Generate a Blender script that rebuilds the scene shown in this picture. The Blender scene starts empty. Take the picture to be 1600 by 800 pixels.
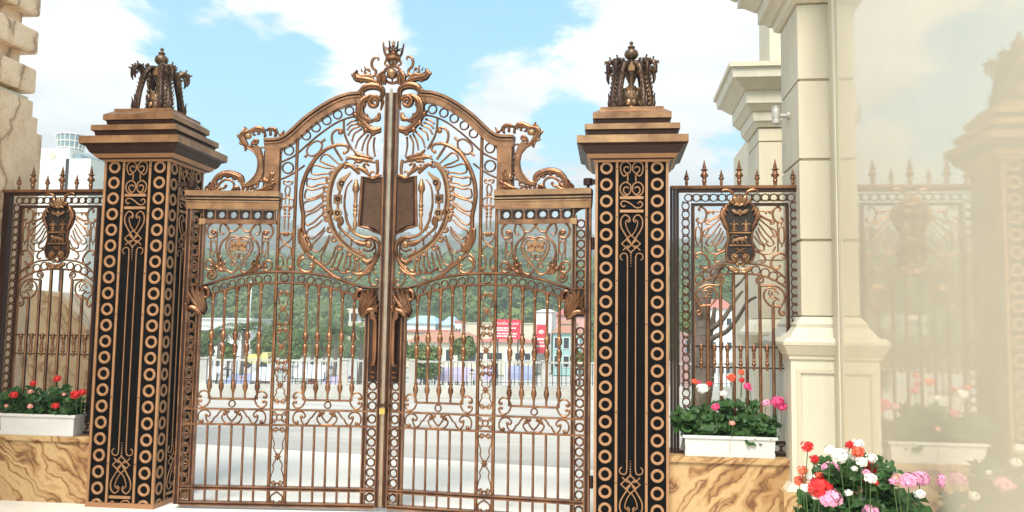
import bpy, bmesh, math, random
from math import sin, cos, pi, radians
from mathutils import Vector, Matrix
random.seed(11)
SC=bpy.context.scene; COL=SC.collection
# ---------------------------------------------------------------- camera
CAM=dict(f=1295.674,loc=(1.94887,-6.84042,1.60000),right=(0.9926234,0.1203800,0.0143995),up=(-0.0042412,-0.0842194,0.9964382),fwd=(-0.1211640,0.9891490,0.0830876))
cd=bpy.data.cameras.new('camera'); cam=bpy.data.objects.new('camera',cd); COL.objects.link(cam); SC.camera=cam
cd.sensor_width=36; cd.lens=36*CAM['f']/1600; cd.clip_start=.05; cd.clip_end=6000
R_,U_,W_=[Vector(CAM[k]) for k in ('right','up','fwd')]
M=Matrix((( R_.x,U_.x,-W_.x,0),(R_.y,U_.y,-W_.y,0),(R_.z,U_.z,-W_.z,0),(0,0,0,1)))
cam.matrix_world=Matrix.Translation(Vector(CAM['loc']))@M
# ---------------------------------------------------------------- sky, sun, exposure
SUN_EL,SUN_AZ=radians(52),radians(187)      # azimuth clockwise from +Y: behind the viewer, to the left
SUNV=Vector((sin(SUN_AZ)*cos(SUN_EL),cos(SUN_AZ)*cos(SUN_EL),sin(SUN_EL)))
wd=bpy.data.worlds.new('World'); SC.world=wd; wd.use_nodes=True
nt=wd.node_tree; nt.nodes.clear(); N=nt.nodes.new; LK=nt.links.new
def wn(t,**k):
    n=N(t)
    for a,b in k.items(): setattr(n,a,b)
    return n
out=wn('ShaderNodeOutputWorld'); bg=wn('ShaderNodeBackground'); LK(bg.outputs[0],out.inputs[0])
sky=wn('ShaderNodeTexSky',sky_type='NISHITA',sun_disc=False,sun_elevation=SUN_EL,sun_rotation=SUN_AZ,air_density=1.0,dust_density=1.2,ozone_density=1.4)
bg.inputs[1].default_value=0.115
geo=wn('ShaderNodeTexCoord'); sep=wn('ShaderNodeSeparateXYZ'); LK(geo.outputs['Generated'],sep.inputs[0])
def mth(op,a,b=None,c=None,clamp=False):
    n=N('ShaderNodeMath'); n.operation=op; n.use_clamp=clamp
    for i,v in enumerate((a,b,c)):
        if v is None: continue
        if isinstance(v,(int,float)): n.inputs[i].default_value=v
        else: LK(v,n.inputs[i])
    return n.outputs[0]
zc=mth('MAXIMUM',sep.outputs[2],0.0)
den=mth('ADD',zc,0.16)
px=mth('DIVIDE',sep.outputs[0],den); py=mth('DIVIDE',sep.outputs[1],den)
cmb=wn('ShaderNodeCombineXYZ'); LK(px,cmb.inputs[0]); LK(py,cmb.inputs[1]); cmb.inputs[2].default_value=3.1
n1=wn('ShaderNodeTexNoise'); n1.inputs['Scale'].default_value=2.3; n1.inputs['Detail'].default_value=9; n1.inputs['Roughness'].default_value=.66; n1.inputs['Distortion'].default_value=.25
LK(cmb.outputs[0],n1.inputs['Vector'])
rmp=wn('ShaderNodeMapRange',interpolation_type='SMOOTHSTEP'); rmp.inputs[1].default_value=.42; rmp.inputs[2].default_value=.56
# cloud banks: a soft bias round a few sky directions on top of the noise
acc=n1.outputs[0]
for d,rad,amp in (((-0.2706,0.9054,0.3270),.10,.18),((-0.1200,0.9582,0.2596),.12,.24),((0.0447,0.9538,0.2971),.16,.22),((-0.5743,0.7880,0.2220),.16,.18),((-0.5818,0.7572,0.2969),.14,.14),((0.1009,0.9320,0.3482),.14,.14),((-0.4035,0.8827,0.2407),.17,-.18),((-0.1620,0.9242,0.3458),.17,-.24),((-0.0559,0.9678,0.2455),.07,-.22),((0.1391,0.9579,0.2511),.08,-.05),((-0.4823,0.8263,0.2908),.10,-.08)):
    vd=wn('ShaderNodeVectorMath',operation='DISTANCE'); LK(geo.outputs['Generated'],vd.inputs[0]); vd.inputs[1].default_value=d
    mr=wn('ShaderNodeMapRange',interpolation_type='SMOOTHSTEP'); mr.inputs[1].default_value=rad; mr.inputs[2].default_value=0; mr.inputs[3].default_value=0; mr.inputs[4].default_value=amp; LK(vd.outputs['Value'],mr.inputs[0]); acc=mth('ADD',acc,mr.outputs[0])
LK(acc,rmp.inputs[0])
hz=wn('ShaderNodeMapRange',interpolation_type='SMOOTHSTEP'); hz.inputs[1].default_value=.22; hz.inputs[2].default_value=.0; hz.inputs[3].default_value=0; hz.inputs[4].default_value=.9
LK(zc,hz.inputs[0])
mask=mth('MAXIMUM',rmp.outputs[0],hz.outputs[0])
n2=wn('ShaderNodeTexNoise'); n2.inputs['Scale'].default_value=4.2; n2.inputs['Detail'].default_value=8; LK(cmb.outputs[0],n2.inputs['Vector'])
cl=wn('ShaderNodeMapRange'); cl.inputs[1].default_value=.3; cl.inputs[2].default_value=.7; cl.inputs[3].default_value=5.0; cl.inputs[4].default_value=7.0; LK(n2.outputs[0],cl.inputs[0])
cc=wn('ShaderNodeCombineColor'); 
LK(mth('MULTIPLY',cl.outputs[0],.985),cc.inputs[0]); LK(cl.outputs[0],cc.inputs[1]); LK(mth('MULTIPLY',cl.outputs[0],1.0),cc.inputs[2])
skg=wn('ShaderNodeVectorMath',operation='MULTIPLY'); LK(sky.outputs[0],skg.inputs[0]); skg.inputs[1].default_value=(.66,1.38,1.32)
mx=wn('ShaderNodeMix',data_type='RGBA'); LK(mask,mx.inputs[0]); LK(skg.outputs[0],mx.inputs[6]); LK(cc.outputs[0],mx.inputs[7])
LK(mx.outputs[2],bg.inputs[0])
sd=bpy.data.lights.new('sun','SUN'); sd.energy=2.8; sd.angle=radians(22); sd.color=(1,.93,.83)
sun=bpy.data.objects.new('sun',sd); COL.objects.link(sun); sun.rotation_euler=SUNV.to_track_quat('Z','Y').to_euler(); sun.location=(0,-20,30)
vs=SC.view_settings; vs.view_transform='Standard'; vs.look='None'; vs.exposure=1.1; vs.gamma=1
try: vs.use_curve_mapping=False
except Exception: pass
# ---------------------------------------------------------------- materials
MT={}
def mat(name,col,rough=.6,metal=0.,var=.0,vs_=8.,bump=0.,bs=60.,coat=0.,col2=None,spec=.5,stretch=None):
    m=bpy.data.materials.new(name); m.use_nodes=True; t=m.node_tree; b=t.nodes['Principled BSDF']
    b.inputs['Base Color'].default_value=(*col,1); b.inputs['Roughness'].default_value=rough; b.inputs['Metallic'].default_value=metal
    b.inputs['Specular IOR Level'].default_value=spec
    if coat: b.inputs['Coat Weight'].default_value=coat; b.inputs['Coat Roughness'].default_value=.15
    tc=t.nodes.new('ShaderNodeTexCoord')
    if var or col2:
        n=t.nodes.new('ShaderNodeTexNoise'); n.inputs['Scale'].default_value=vs_; n.inputs['Detail'].default_value=6; n.inputs['Roughness'].default_value=.65
        if stretch:
            mp=t.nodes.new('ShaderNodeMapping'); mp.inputs['Scale'].default_value=stretch; t.links.new(tc.outputs['Object'],mp.inputs[0]); t.links.new(mp.outputs[0],n.inputs['Vector'])
        else: t.links.new(tc.outputs['Object'],n.inputs['Vector'])
        r=t.nodes.new('ShaderNodeValToRGB'); r.color_ramp.elements[0].position=.3; r.color_ramp.elements[1].position=.7
        c2=col2 if col2 else tuple(min(1,c*(1+var)) for c in col)
        c1=col if col2 else tuple(c*(1-var) for c in col)
        r.color_ramp.elements[0].color=(*c1,1); r.color_ramp.elements[1].color=(*c2,1)
        t.links.new(n.outputs[0],r.inputs[0]); t.links.new(r.outputs[0],b.inputs['Base Color'])
        mr=t.nodes.new('ShaderNodeMapRange'); mr.inputs[3].default_value=max(.02,rough-.1); mr.inputs[4].default_value=min(1,rough+.1)
        t.links.new(n.outputs[0],mr.inputs[0]); t.links.new(mr.outputs[0],b.inputs['Roughness'])
    if bump:
        n=t.nodes.new('ShaderNodeTexNoise'); n.inputs['Scale'].default_value=bs; n.inputs['Detail'].default_value=5
        t.links.new(tc.outputs['Object'],n.inputs['Vector'])
        bp=t.nodes.new('ShaderNodeBump'); bp.inputs['Strength'].default_value=bump; bp.inputs['Distance'].default_value=.02
        t.links.new(n.outputs[0],bp.inputs['Height']); t.links.new(bp.outputs[0],b.inputs['Normal'])
    MT[name]=m; return m
mat('bronze',(.10,.039,.020),.34,.70,0,6,.16,90,col2=(.37,.176,.086))
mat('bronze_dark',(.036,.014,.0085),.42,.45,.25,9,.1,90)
mat('gilt',(.18,.085,.043),.36,.68,0,5,.12,80,col2=(.43,.24,.12))
mat('copper',(.36,.185,.090),.45,.35,.14,9,.08,120)
mat('copper_old',(.055,.034,.023),.42,.62,0,22,.2,60,col2=(.20,.118,.066))
mat('black_panel',(.0032,.0030,.0033),.6,.0,.35,5,.03,200,spec=.06)
mat('plaque_metal',(.075,.036,.020),.45,.6,.25,14,.25,160)
mat('shield_dark',(.020,.011,.008),.5,.3,.3,12,.2,80)
mat('steel',(.36,.27,.20),.3,.88,.2,10)
mat('brass',(.62,.42,.12),.3,.85,.1,10)
mat('cream',(.56,.495,.375),.75,0,.075,2.2,.08,140,stretch=(3,3,.5))
mat('cream_light',(.61,.555,.44),.72,0,.075,2.2,.08,140,stretch=(3,3,.6))
mat('frame_paint',(.50,.44,.33),.5,0,.04,3)
mat('white_plastic',(.60,.585,.56),.42,0,.05,5,.03,30)
mat('concrete',(.46,.445,.41),.88,0,.2,2.2,.25,40)
mat('apron',(.74,.695,.625),.85,0,.09,1.3,.15,25)
mat('asphalt',(.40,.38,.35),.9,0,.18,.9,.35,50,stretch=(.35,1.6,1))
mat('soil',(.05,.035,.025),.95)
mat('iron',(.05,.055,.055),.55,.4)
mat('lamp_grey',(.46,.43,.38),.4,.3)
def stone(name,base,mid,vein,rot,str_,scale,warp=.35,seed=0.):
    """layered stone: noise stretched along the bedding, warped, with pale beds and thin dark veins"""
    m=bpy.data.materials.new(name); m.use_nodes=True; t=m.node_tree; b=t.nodes['Principled BSDF']; L=t.links.new
    tc=t.nodes.new('ShaderNodeTexCoord')
    wn_=t.nodes.new('ShaderNodeTexNoise'); wn_.inputs['Scale'].default_value=2.4; wn_.inputs['Detail'].default_value=3; L(tc.outputs['Object'],wn_.inputs[0])
    sb=t.nodes.new('ShaderNodeVectorMath'); sb.operation='SUBTRACT'; L(wn_.outputs['Color'],sb.inputs[0]); sb.inputs[1].default_value=(.5,.5,.5)
    sc=t.nodes.new('ShaderNodeVectorMath'); sc.operation='SCALE'; L(sb.outputs[0],sc.inputs[0]); sc.inputs['Scale'].default_value=warp
    ad=t.nodes.new('ShaderNodeVectorMath'); ad.operation='ADD'; L(tc.outputs['Object'],ad.inputs[0]); L(sc.outputs[0],ad.inputs[1])
    mr=t.nodes.new('ShaderNodeMapping'); mr.inputs['Rotation'].default_value=rot; mr.inputs['Location'].default_value=(seed,seed*.7,0); L(ad.outputs[0],mr.inputs[0])
    mp=t.nodes.new('ShaderNodeMapping'); mp.inputs['Scale'].default_value=(str_,1,1); L(mr.outputs[0],mp.inputs[0])
    w=t.nodes.new('ShaderNodeTexNoise'); w.inputs['Scale'].default_value=scale; w.inputs['Detail'].default_value=4; w.inputs['Roughness'].default_value=.45; L(mp.outputs[0],w.inputs[0])
    r=t.nodes.new('ShaderNodeValToRGB'); e=r.color_ramp.elements
    e[0].position=.30; e[0].color=(*mid,1); e[1].position=.80; e[1].color=(*base,1)
    for p,c in ((.385,base),(.43,mid),(.448,vein),(.468,mid),(.50,base),(.56,[x*1.06 for x in base]),(.60,mid),(.614,vein),(.635,[.5*x+.5*y for x,y in zip(mid,base)]),(.68,base)): x=e.new(p); x.color=(*c,1)
    L(w.outputs[0],r.inputs[0])
    n=t.nodes.new('ShaderNodeTexNoise'); n.inputs['Scale'].default_value=34; n.inputs['Detail'].default_value=8; n.inputs['Roughness'].default_value=.7; L(tc.outputs['Object'],n.inputs[0])
    r2=t.nodes.new('ShaderNodeValToRGB'); r2.color_ramp.elements[0].position=.33; r2.color_ramp.elements[0].color=(.62,.52,.42,1); r2.color_ramp.elements[1].position=.46; r2.color_ramp.elements[1].color=(1,1,1,1); L(n.outputs[0],r2.inputs[0])
    m2=t.nodes.new('ShaderNodeMix'); m2.data_type='RGBA'; m2.blend_type='MULTIPLY'; m2.inputs[0].default_value=.7; L(r.outputs[0],m2.inputs[6]); L(r2.outputs[0],m2.inputs[7])
    L(m2.outputs[2],b.inputs['Base Color']); b.inputs['Roughness'].default_value=.55
    bp=t.nodes.new('ShaderNodeBump'); bp.inputs['Strength'].default_value=.25; bp.inputs['Distance'].default_value=.01; L(n.outputs[0],bp.inputs['Height']); L(bp.outputs[0],b.inputs['Normal'])
    MT[name]=m
stone('veined_stone',(.46,.30,.14),(.33,.17,.062),(.13,.052,.02),(0,radians(-42),0),7.,.85,.55,1.3)
stone('veined_stone_b',(.50,.33,.16),(.37,.195,.075),(.15,.06,.024),(0,radians(55),0),6.,.85,.60,4.1)
stone('pier_stone',(.76,.565,.375),(.66,.45,.27),(.30,.19,.115),(radians(0),radians(10),radians(70)),3.,.75,.4,2.2)
stone('ramp_stone',(.64,.45,.26),(.55,.34,.17),(.33,.18,.085),(0,radians(30),radians(20)),2.5,1.6,.5,.4)
def leafmat(name,c1,c2,rough=.5,scale=3.):
    m=bpy.data.materials.new(name); m.use_nodes=True; t=m.node_tree; b=t.nodes['Principled BSDF']; L=t.links.new
    tc=t.nodes.new('ShaderNodeTexCoord'); n=t.nodes.new('ShaderNodeTexNoise'); n.inputs['Scale'].default_value=scale; n.inputs['Detail'].default_value=5; L(tc.outputs['Object'],n.inputs[0])
    r=t.nodes.new('ShaderNodeValToRGB'); r.color_ramp.elements[0].position=.36; r.color_ramp.elements[1].position=.64; r.color_ramp.elements[0].color=(*c1,1); r.color_ramp.elements[1].color=(*c2,1)
    L(n.outputs[0],r.inputs[0]); L(r.outputs[0],b.inputs['Base Color']); b.inputs['Roughness'].default_value=rough; b.inputs['Specular IOR Level'].default_value=.3
    tr=t.nodes.new('ShaderNodeBsdfTranslucent'); L(r.outputs[0],tr.inputs[0]); mx=t.nodes.new('ShaderNodeMixShader'); mx.inputs[0].default_value=.25
    L(b.outputs[0],mx.inputs[1]); L(tr.outputs[0],mx.inputs[2]); L(mx.outputs[0],t.nodes['Material Output'].inputs[0]); MT[name]=m
leafmat('geranium_leaf',(.022,.060,.016),(.055,.125,.035),.5,14)
leafmat('tree_leaf',(.075,.13,.035),(.18,.24,.075),.6,.5)
leafmat('tree_leaf_b',(.09,.14,.035),(.20,.25,.08),.6,.6)
leafmat('palm_leaf',(.05,.09,.03),(.12,.16,.06),.55,.8)
leafmat('forest_leaf',(.06,.11,.04),(.20,.26,.085),.7,.06)
for k,c in dict(red=(.62,.012,.014),coral=(.78,.11,.05),pink=(.78,.33,.50),white_petal=(.84,.83,.77),magenta=(.72,.06,.20),salmon=(.80,.36,.28)).items(): mat('petal_'+k,c,.6,0,.08,40)
mat('stem',(.06,.12,.03),.6); mat('bark',(.16,.125,.10),.9,0,.3,6,.5,20)
for k,c in dict(house_white=(.72,.71,.68),house_beige=(.62,.55,.42),house_cream=(.66,.62,.50),house_teal=(.32,.50,.47),roof_red=(.48,.17,.13),roof_brick=(.42,.20,.13),roof_blue=(.35,.50,.62),house_pink=(.62,.34,.30),tarp_blue=(.28,.31,.46),tarp_violet=(.42,.36,.50),tarp_white=(.66,.66,.70),sign_red=(.68,.035,.055),sign_white=(.82,.80,.78),hotel_white=(.78,.75,.66),yellow_paint=(.62,.54,.20)).items(): mat(k,c,.75,0,.08,.7)
mat('window_dark',(.035,.045,.05),.15,0); mat('window_blue',(.20,.30,.33),.12,.2)
m=mat('mirror_glass',(.78,.69,.53),.6,0,.05,1.2)
def _mirror(m):
    t=m.node_tree; b=t.nodes['Principled BSDF']; g=t.nodes.new('ShaderNodeBsdfGlossy'); g.inputs['Roughness'].default_value=.012; g.inputs['Color'].default_value=(.97,.92,.82,1)
    n=t.nodes.new('ShaderNodeTexNoise'); n.inputs['Scale'].default_value=1.7; n.inputs['Detail'].default_value=7; q=t.nodes.new('ShaderNodeMapRange'); q.inputs[1].default_value=.35; q.inputs[2].default_value=.75; q.inputs[3].default_value=.006; q.inputs[4].default_value=.05; t.links.new(n.outputs[0],q.inputs[0]); t.links.new(q.outputs[0],g.inputs['Roughness'])
    x=t.nodes.new('ShaderNodeMixShader'); x.inputs[0].default_value=.29; L=t.links.new
    L(b.outputs[0],x.inputs[1]); L(g.outputs[0],x.inputs[2]); L(x.outputs[0],t.nodes['Material Output'].inputs[0])
_mirror(m)
# ---------------------------------------------------------------- mesh helpers
def spl(p,n=5,closed=False):
    p=[Vector(a) for a in p]
    if len(p)<3: return p
    o=[]; m=len(p); rng=range(m if closed else m-1)
    for i in rng:
        if closed: a,b,c,d=p[i-1],p[i],p[(i+1)%m],p[(i+2)%m]
        else: a,b,c,d=p[max(i-1,0)],p[i],p[i+1],p[min(i+2,m-1)]
        for k in range(n):
            t=k/n; o.append(.5*((2*b)+(c-a)*t+(2*a-5*b+4*c-d)*t*t+(3*b-a-3*c+d)*t*t*t))
    if not closed: o.append(p[-1])
    return o
def lerpl(l,t):
    if len(l)==1: return l[0]
    x=t*(len(l)-1); i=min(int(x),len(l)-2); return l[i]+(l[i+1]-l[i])*(x-i)
def spiral(cx,cz,r0,r1,a0,turns,n=14):
    k=max(4,int(abs(turns)*n)); return [(cx+(r0+(r1-r0)*i/k)*cos(a0+turns*2*pi*i/k),cz+(r0+(r1-r0)*i/k)*sin(a0+turns*2*pi*i/k)) for i in range(k+1)]
EDGE_SHADE=True  # shade on turned-away tube faces, put in as a second darker colour
class B:
    def __init__(s): s.v=[]; s.f=[]; s.dk=set()
    def add(s,v,f):
        o=len(s.v); s.v+=[tuple(a) for a in v]; s.f+=[tuple(o+i for i in q) for q in f]; return s
    def box(s,x0,x1,y0,y1,z0,z1):
        v=[(x,y,z) for z in (z0,z1) for y in (y0,y1) for x in (x0,x1)]
        return s.add(v,[(0,2,3,1),(4,5,7,6),(0,1,5,4),(2,6,7,3),(0,4,6,2),(1,3,7,5)])
    def frus(s,cx,cy,a0,b0,z0,a1,b1,z1):
        v=[(cx+i*a0,cy+j*b0,z0) for i,j in ((-1,-1),(1,-1),(1,1),(-1,1))]+[(cx+i*a1,cy+j*b1,z1) for i,j in ((-1,-1),(1,-1),(1,1),(-1,1))]
        return s.add(v,[(3,2,1,0),(4,5,6,7),(0,1,5,4),(1,2,6,5),(2,3,7,6),(3,0,4,7)])
    def tube(s,pts,r,y=0.,ry=None,n=8,sm=5,closed=False,ph=0.):
        """planar path in x,z at depth y; r is a radius or a list along the path; ry the half depth"""
        P=[Vector((a[0],a[1])) for a in pts]
        if sm and len(P)>2: P=[Vector((a.x,a.y)) for a in spl([(q.x,q.y,0) for q in P],sm,closed)]
        m=len(P); r=r if isinstance(r,(list,tuple)) else [r]; v=[]; f=[]
        for i,p in enumerate(P):
            a=P[i-1] if (i or closed) else P[0]; b=P[(i+1)%m] if (i<m-1 or closed) else P[-1]
            t=(b-a); t=t.normalized() if t.length>1e-9 else Vector((1,0)); nn=Vector((-t.y,t.x))
            rr=lerpl(r,i/(m-1)); dy=(ry if ry is not None else rr) if not isinstance(ry,list) else lerpl(ry,i/(m-1))
            if ry is not None and len(r)>1: dy=dy*min(1,.35+rr/max(r)*.65)
            for k in range(n):
                an=ph+2*pi*k/n; q=p+nn*(rr*cos(an)); v.append((q.x,y+dy*sin(an),q.y))
        for i in range(m if closed else m-1):
            j=(i+1)%m
            for k in range(n):
                if n>=6 and sin(ph+2*pi*(k+.5)/n)>-.45: s.dk.add(len(s.f)+len(f))      # sides and back coloured darker: edge shading painted onto the tube
                f.append((i*n+k,i*n+(k+1)%n,j*n+(k+1)%n,j*n+k))
        if not closed: f+=[tuple(range(n))[::-1],tuple((m-1)*n+k for k in range(n))]
        return s.add(v,f)
    def pole(s,a,b,r0,r1=None,n=7):
        a,b=Vector(a),Vector(b); r1=r0 if r1 is None else r1; t=(b-a).normalized(); u=t.orthogonal().normalized(); w=t.cross(u); v=[]
        for p,r in ((a,r0),(b,r1)):
            for k in range(n): v.append(p+u*(r*cos(2*pi*k/n))+w*(r*sin(2*pi*k/n)))
        return s.add(v,[(k,(k+1)%n,n+(k+1)%n,n+k) for k in range(n)]+[tuple(range(n))[::-1],tuple(range(n,2*n))])
    def lathe(s,prof,n=10,cx=0,cy=0,cz=0):
        v=[];f=[];m=len(prof)
        for r,z in prof:
            for k in range(n): v.append((cx+r*cos(2*pi*k/n),cy+r*sin(2*pi*k/n),cz+z))
        for i in range(m-1):
            for k in range(n): f.append((i*n+k,i*n+(k+1)%n,(i+1)*n+(k+1)%n,(i+1)*n+k))
        f+=[tuple(range(n))[::-1],tuple((m-1)*n+k for k in range(n))]
        return s.add(v,f)
    def ball(s,c,r,sx=1,sy=1,sz=1,n=10,m=6):
        pr=[(max(1e-4,r*sin(pi*i/m)),-r*cos(pi*i/m)) for i in range(m+1)]; o=len(s.v); s.lathe(pr,n)
        for i in range(o,len(s.v)): a=s.v[i]; s.v[i]=(c[0]+a[0]*sx,c[1]+a[1]*sy,c[2]+a[2]*sz)
        return s
    def plate(s,pts,y0,y1,bev=.0):
        P=[Vector((a[0],a[1])) for a in pts]
        A=sum(P[i].x*P[(i+1)%len(P)].y-P[(i+1)%len(P)].x*P[i].y for i in range(len(P)))
        if A<0: P=P[::-1]
        m=len(P); Q=[]
        for i in range(m):
            a=(P[i]-P[i-1]); b=(P[(i+1)%m]-P[i]); a=a.normalized() if a.length else b.normalized(); b=b.normalized() if b.length else a
            nn=Vector((-a.y-b.y,a.x+b.x)); nn=nn.normalized() if nn.length>1e-6 else Vector((-a.y,a.x)); Q.append(P[i]+nn*bev)
        yb=min(bev,abs(y1-y0)*.4)
        v=[(p.x,y0,p.y) for p in Q]+[(p.x,y0+yb,p.y) for p in P]+[(p.x,y1,p.y) for p in P]
        f=[tuple(range(m)),tuple(2*m+i for i in range(m))[::-1]]
        for i in range(m):
            j=(i+1)%m; f+=[(i,m+i,m+j,j)[::1],(m+i,2*m+i,2*m+j,m+j)]
        return s.add(v,f)
    def band(s,pts,o0,o1,y0,y1,sm=5):
        P=[Vector((a[0],a[1])) for a in pts]
        if sm: P=[Vector((a.x,a.y)) for a in spl([(q.x,q.y,0) for q in P],sm)]
        v=[];f=[];m=len(P)
        for i,p in enumerate(P):
            t=(P[min(i+1,m-1)]-P[max(i-1,0)]).normalized(); nn=Vector((t.y,-t.x))
            a=p+nn*o0; b=p+nn*o1; v+=[(a.x,y0,a.y),(b.x,y0,b.y),(b.x,y1,b.y),(a.x,y1,a.y)]
        for i in range(m-1):
            for k in range(4): f.append((i*4+k,i*4+(k+1)%4,i*4+4+(k+1)%4,i*4+4+k))
        f+=[(3,2,1,0),tuple((m-1)*4+k for k in range(4))]
        return s.add(v,f)
    def mesh(s,name):
        me=bpy.data.meshes.new(name); me.from_pydata(s.v,[],s.f); 
        bm=bmesh.new(); bm.from_mesh(me); bmesh.ops.recalc_face_normals(bm,faces=bm.faces); bm.to_mesh(me); bm.free()
        if s.dk and EDGE_SHADE: 
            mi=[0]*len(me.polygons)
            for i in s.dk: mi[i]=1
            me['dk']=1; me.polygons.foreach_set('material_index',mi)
        return me
def link(name,me,m,parent=None,loc=(0,0,0),rz=0.,smooth=None,kind=None):
    o=bpy.data.objects.new(name,me); COL.objects.link(o)
    if m and not me.materials:
        me.materials.append(MT[m])
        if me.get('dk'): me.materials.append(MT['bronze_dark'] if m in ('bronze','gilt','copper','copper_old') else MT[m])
    if parent is not None: o.parent=parent
    o.location=loc
    if rz: o.rotation_euler=(0,0,rz)
    if smooth and not me.get('sm'):
        me.polygons.foreach_set('use_smooth',[True]*len(me.polygons)); me['sm']=1
        try: me.set_sharp_from_angle(angle=radians(smooth))
        except Exception: pass
    if kind: o['kind']=kind
    return o
def mk(name,b,m,parent=None,loc=(0,0,0),rz=0.,smooth=40,kind=None): return link(name,b.mesh(name),m,parent,loc,rz,smooth,kind)
def thing(name,label,cat,loc=(0,0,0),rz=0.,group=None):
    o=bpy.data.objects.new(name,None); o.empty_display_size=.2; COL.objects.link(o); o.location=loc; o.rotation_euler=(0,0,rz)
    o['label']=label; o['category']=cat
    if group: o['group']=group
    return o
def tag(o,label,cat,group=None):
    o['label']=label; o['category']=cat
    if group: o['group']=group
    return o
def struct(o): o['kind']='structure'; return o
def copy_thing(src,label,mirror=False,group=None):
    r=src.copy(); COL.objects.link(r); r['label']=label
    for ch in list(src.children):
        c=ch.copy(); COL.objects.link(c); c.parent=r
        for g in list(ch.children):
            d=g.copy(); COL.objects.link(d); d.parent=c
    return r
def ringmesh(R,r,ry=None,n=20,k=8):
    b=B(); b.tube([(R*cos(2*pi*i/n),R*sin(2*pi*i/n)) for i in range(n)],r,0,ry,k,0,True); return b.mesh('ring')
# ================================================================ GROUND, ROAD
KD=Vector((.9693,.2458,0)); KN=Vector((-.2458,.9693,0)); K0=Vector((-2.4,10.85,0))     # line of the far kerb
def kp(a,b,z=0.): p=K0+KD*a+KN*b; return (p.x,p.y,z)
b=B()
rows=[(-60,-.01),(.45,-.01),(.6,-2.9),(30,-3.1),(180,-3.2),(900,-3.5),(4000,-4)]
for y,z in rows:
    w=4000 if y>100 else 1200
    b.v+= [kp(-w,y,z),kp(w,y,z)]
for i in range(len(rows)-1): b.f.append((2*i,2*i+1,2*i+3,2*i+2))
struct(mk('ground',b,'concrete',smooth=None))
b=B(); a0,a1=(-3.43,3.53),(1.45,2.68)
def ap(t): return (a0[0]+(a1[0]-a0[0])*t,a0[1]+(a1[1]-a0[1])*t)
b.add([(-14,-12,0.004),(14,-12,0.004),(*ap(4),.004),(*ap(-2.4),.004)],[(0,1,2,3)]); struct(mk('apron',b,'apron',smooth=None))
b=B()
l,r=ap(-8),ap(8)
b.add([(*l,.0),(*r,.0),kp(40,-.05,.0),kp(-40,-.05,.0)],[(0,1,2,3)]); struct(mk('road',b,'asphalt',smooth=None))
# ================================================================ GATE LEAF (right one built, left one mirrored)
GL=thing('gate_leaf','right leaf of the openwork bronze gate, hinged on the pillar beside the cream building','gate',(0.0141,0.1793,0),-0.101953,'leaves of the ornate bronze gate')
UC=.886; WL=1.762
def mu(p,c=UC): return [(2*c-a[0],a[1]) for a in p]
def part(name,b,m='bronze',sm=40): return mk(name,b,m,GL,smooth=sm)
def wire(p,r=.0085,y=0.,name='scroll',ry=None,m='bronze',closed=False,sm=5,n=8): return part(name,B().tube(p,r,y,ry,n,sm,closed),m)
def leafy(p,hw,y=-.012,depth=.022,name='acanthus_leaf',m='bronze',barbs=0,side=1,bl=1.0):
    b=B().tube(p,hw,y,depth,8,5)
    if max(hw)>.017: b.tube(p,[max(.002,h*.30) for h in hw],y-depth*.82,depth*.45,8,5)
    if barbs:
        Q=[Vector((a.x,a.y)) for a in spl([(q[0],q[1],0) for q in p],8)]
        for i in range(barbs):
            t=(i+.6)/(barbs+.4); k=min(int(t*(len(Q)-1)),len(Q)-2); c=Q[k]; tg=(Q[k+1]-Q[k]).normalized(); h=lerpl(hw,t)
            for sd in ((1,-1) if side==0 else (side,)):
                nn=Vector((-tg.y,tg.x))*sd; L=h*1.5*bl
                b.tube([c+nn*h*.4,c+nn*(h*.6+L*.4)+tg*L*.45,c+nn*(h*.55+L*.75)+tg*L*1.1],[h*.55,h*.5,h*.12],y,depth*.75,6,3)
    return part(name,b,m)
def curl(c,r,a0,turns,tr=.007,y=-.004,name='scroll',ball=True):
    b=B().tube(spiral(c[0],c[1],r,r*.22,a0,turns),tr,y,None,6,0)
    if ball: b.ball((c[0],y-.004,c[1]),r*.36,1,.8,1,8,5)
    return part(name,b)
_rings={}
def ring(c,R,r=.0062,ry=.011,m='bronze',name='ring',y=0.):
    k=(round(R,3),round(r,4),m)
    if k not in _rings: _rings[k]=ringmesh(R,r,ry)
    return link(name,_rings[k],m,GL,(c[0],y,c[1]),0,60)
# --- stiles: dark core with lighter edge beads
def stile(x0,x1,z0,z1,d=.026,nm='stile'):
    e=min(.012,(x1-x0)*.24)
    o=part(nm,B().box(x0+e,x1-e,-d+.007,d-.007,z0,z1),'bronze_dark',None)
    for a,c in ((x0,x0+e),(x1-e,x1)): mk('bead',B().box(a,c,-d,d,z0+.001,z1-.001),'bronze',o,smooth=None)
    return o
def rail(x0,x1,z0,z1,d=.027,nm='rail',groove=True):
    if not groove or z1-z0<.03: return part(nm,B().box(x0,x1,-d,d,z0,z1),'bronze',None)
    e=(z1-z0)*.3
    o=part(nm,B().box(x0,x1,-d+.008,d-.008,z0+e,z1-e),'bronze_dark',None)
    for a,c in ((z0,z0+e),(z1-e,z1)): mk('bead',B().box(x0+.001,x1-.001,-d,d,a,c),'bronze',o,smooth=None)
    return o
stile(.004,.046,.04,3.63,.034)                       # meeting stile
stile(.128,.168,.05,1.86)                            # beside the ring column
stile(1.605,1.640,.05,2.52)
stile(1.715,1.762,.04,2.60,.032,'hanging_stile')
rail(.046,1.715,.030,.068,.030,'bottom_rail')
rail(.046,1.715,.165,.200,.029)
rail(.046,1.715,.708,.724,.020,'rail',False)
rail(.046,1.715,.838,.854,.020,'rail',False)
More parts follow.
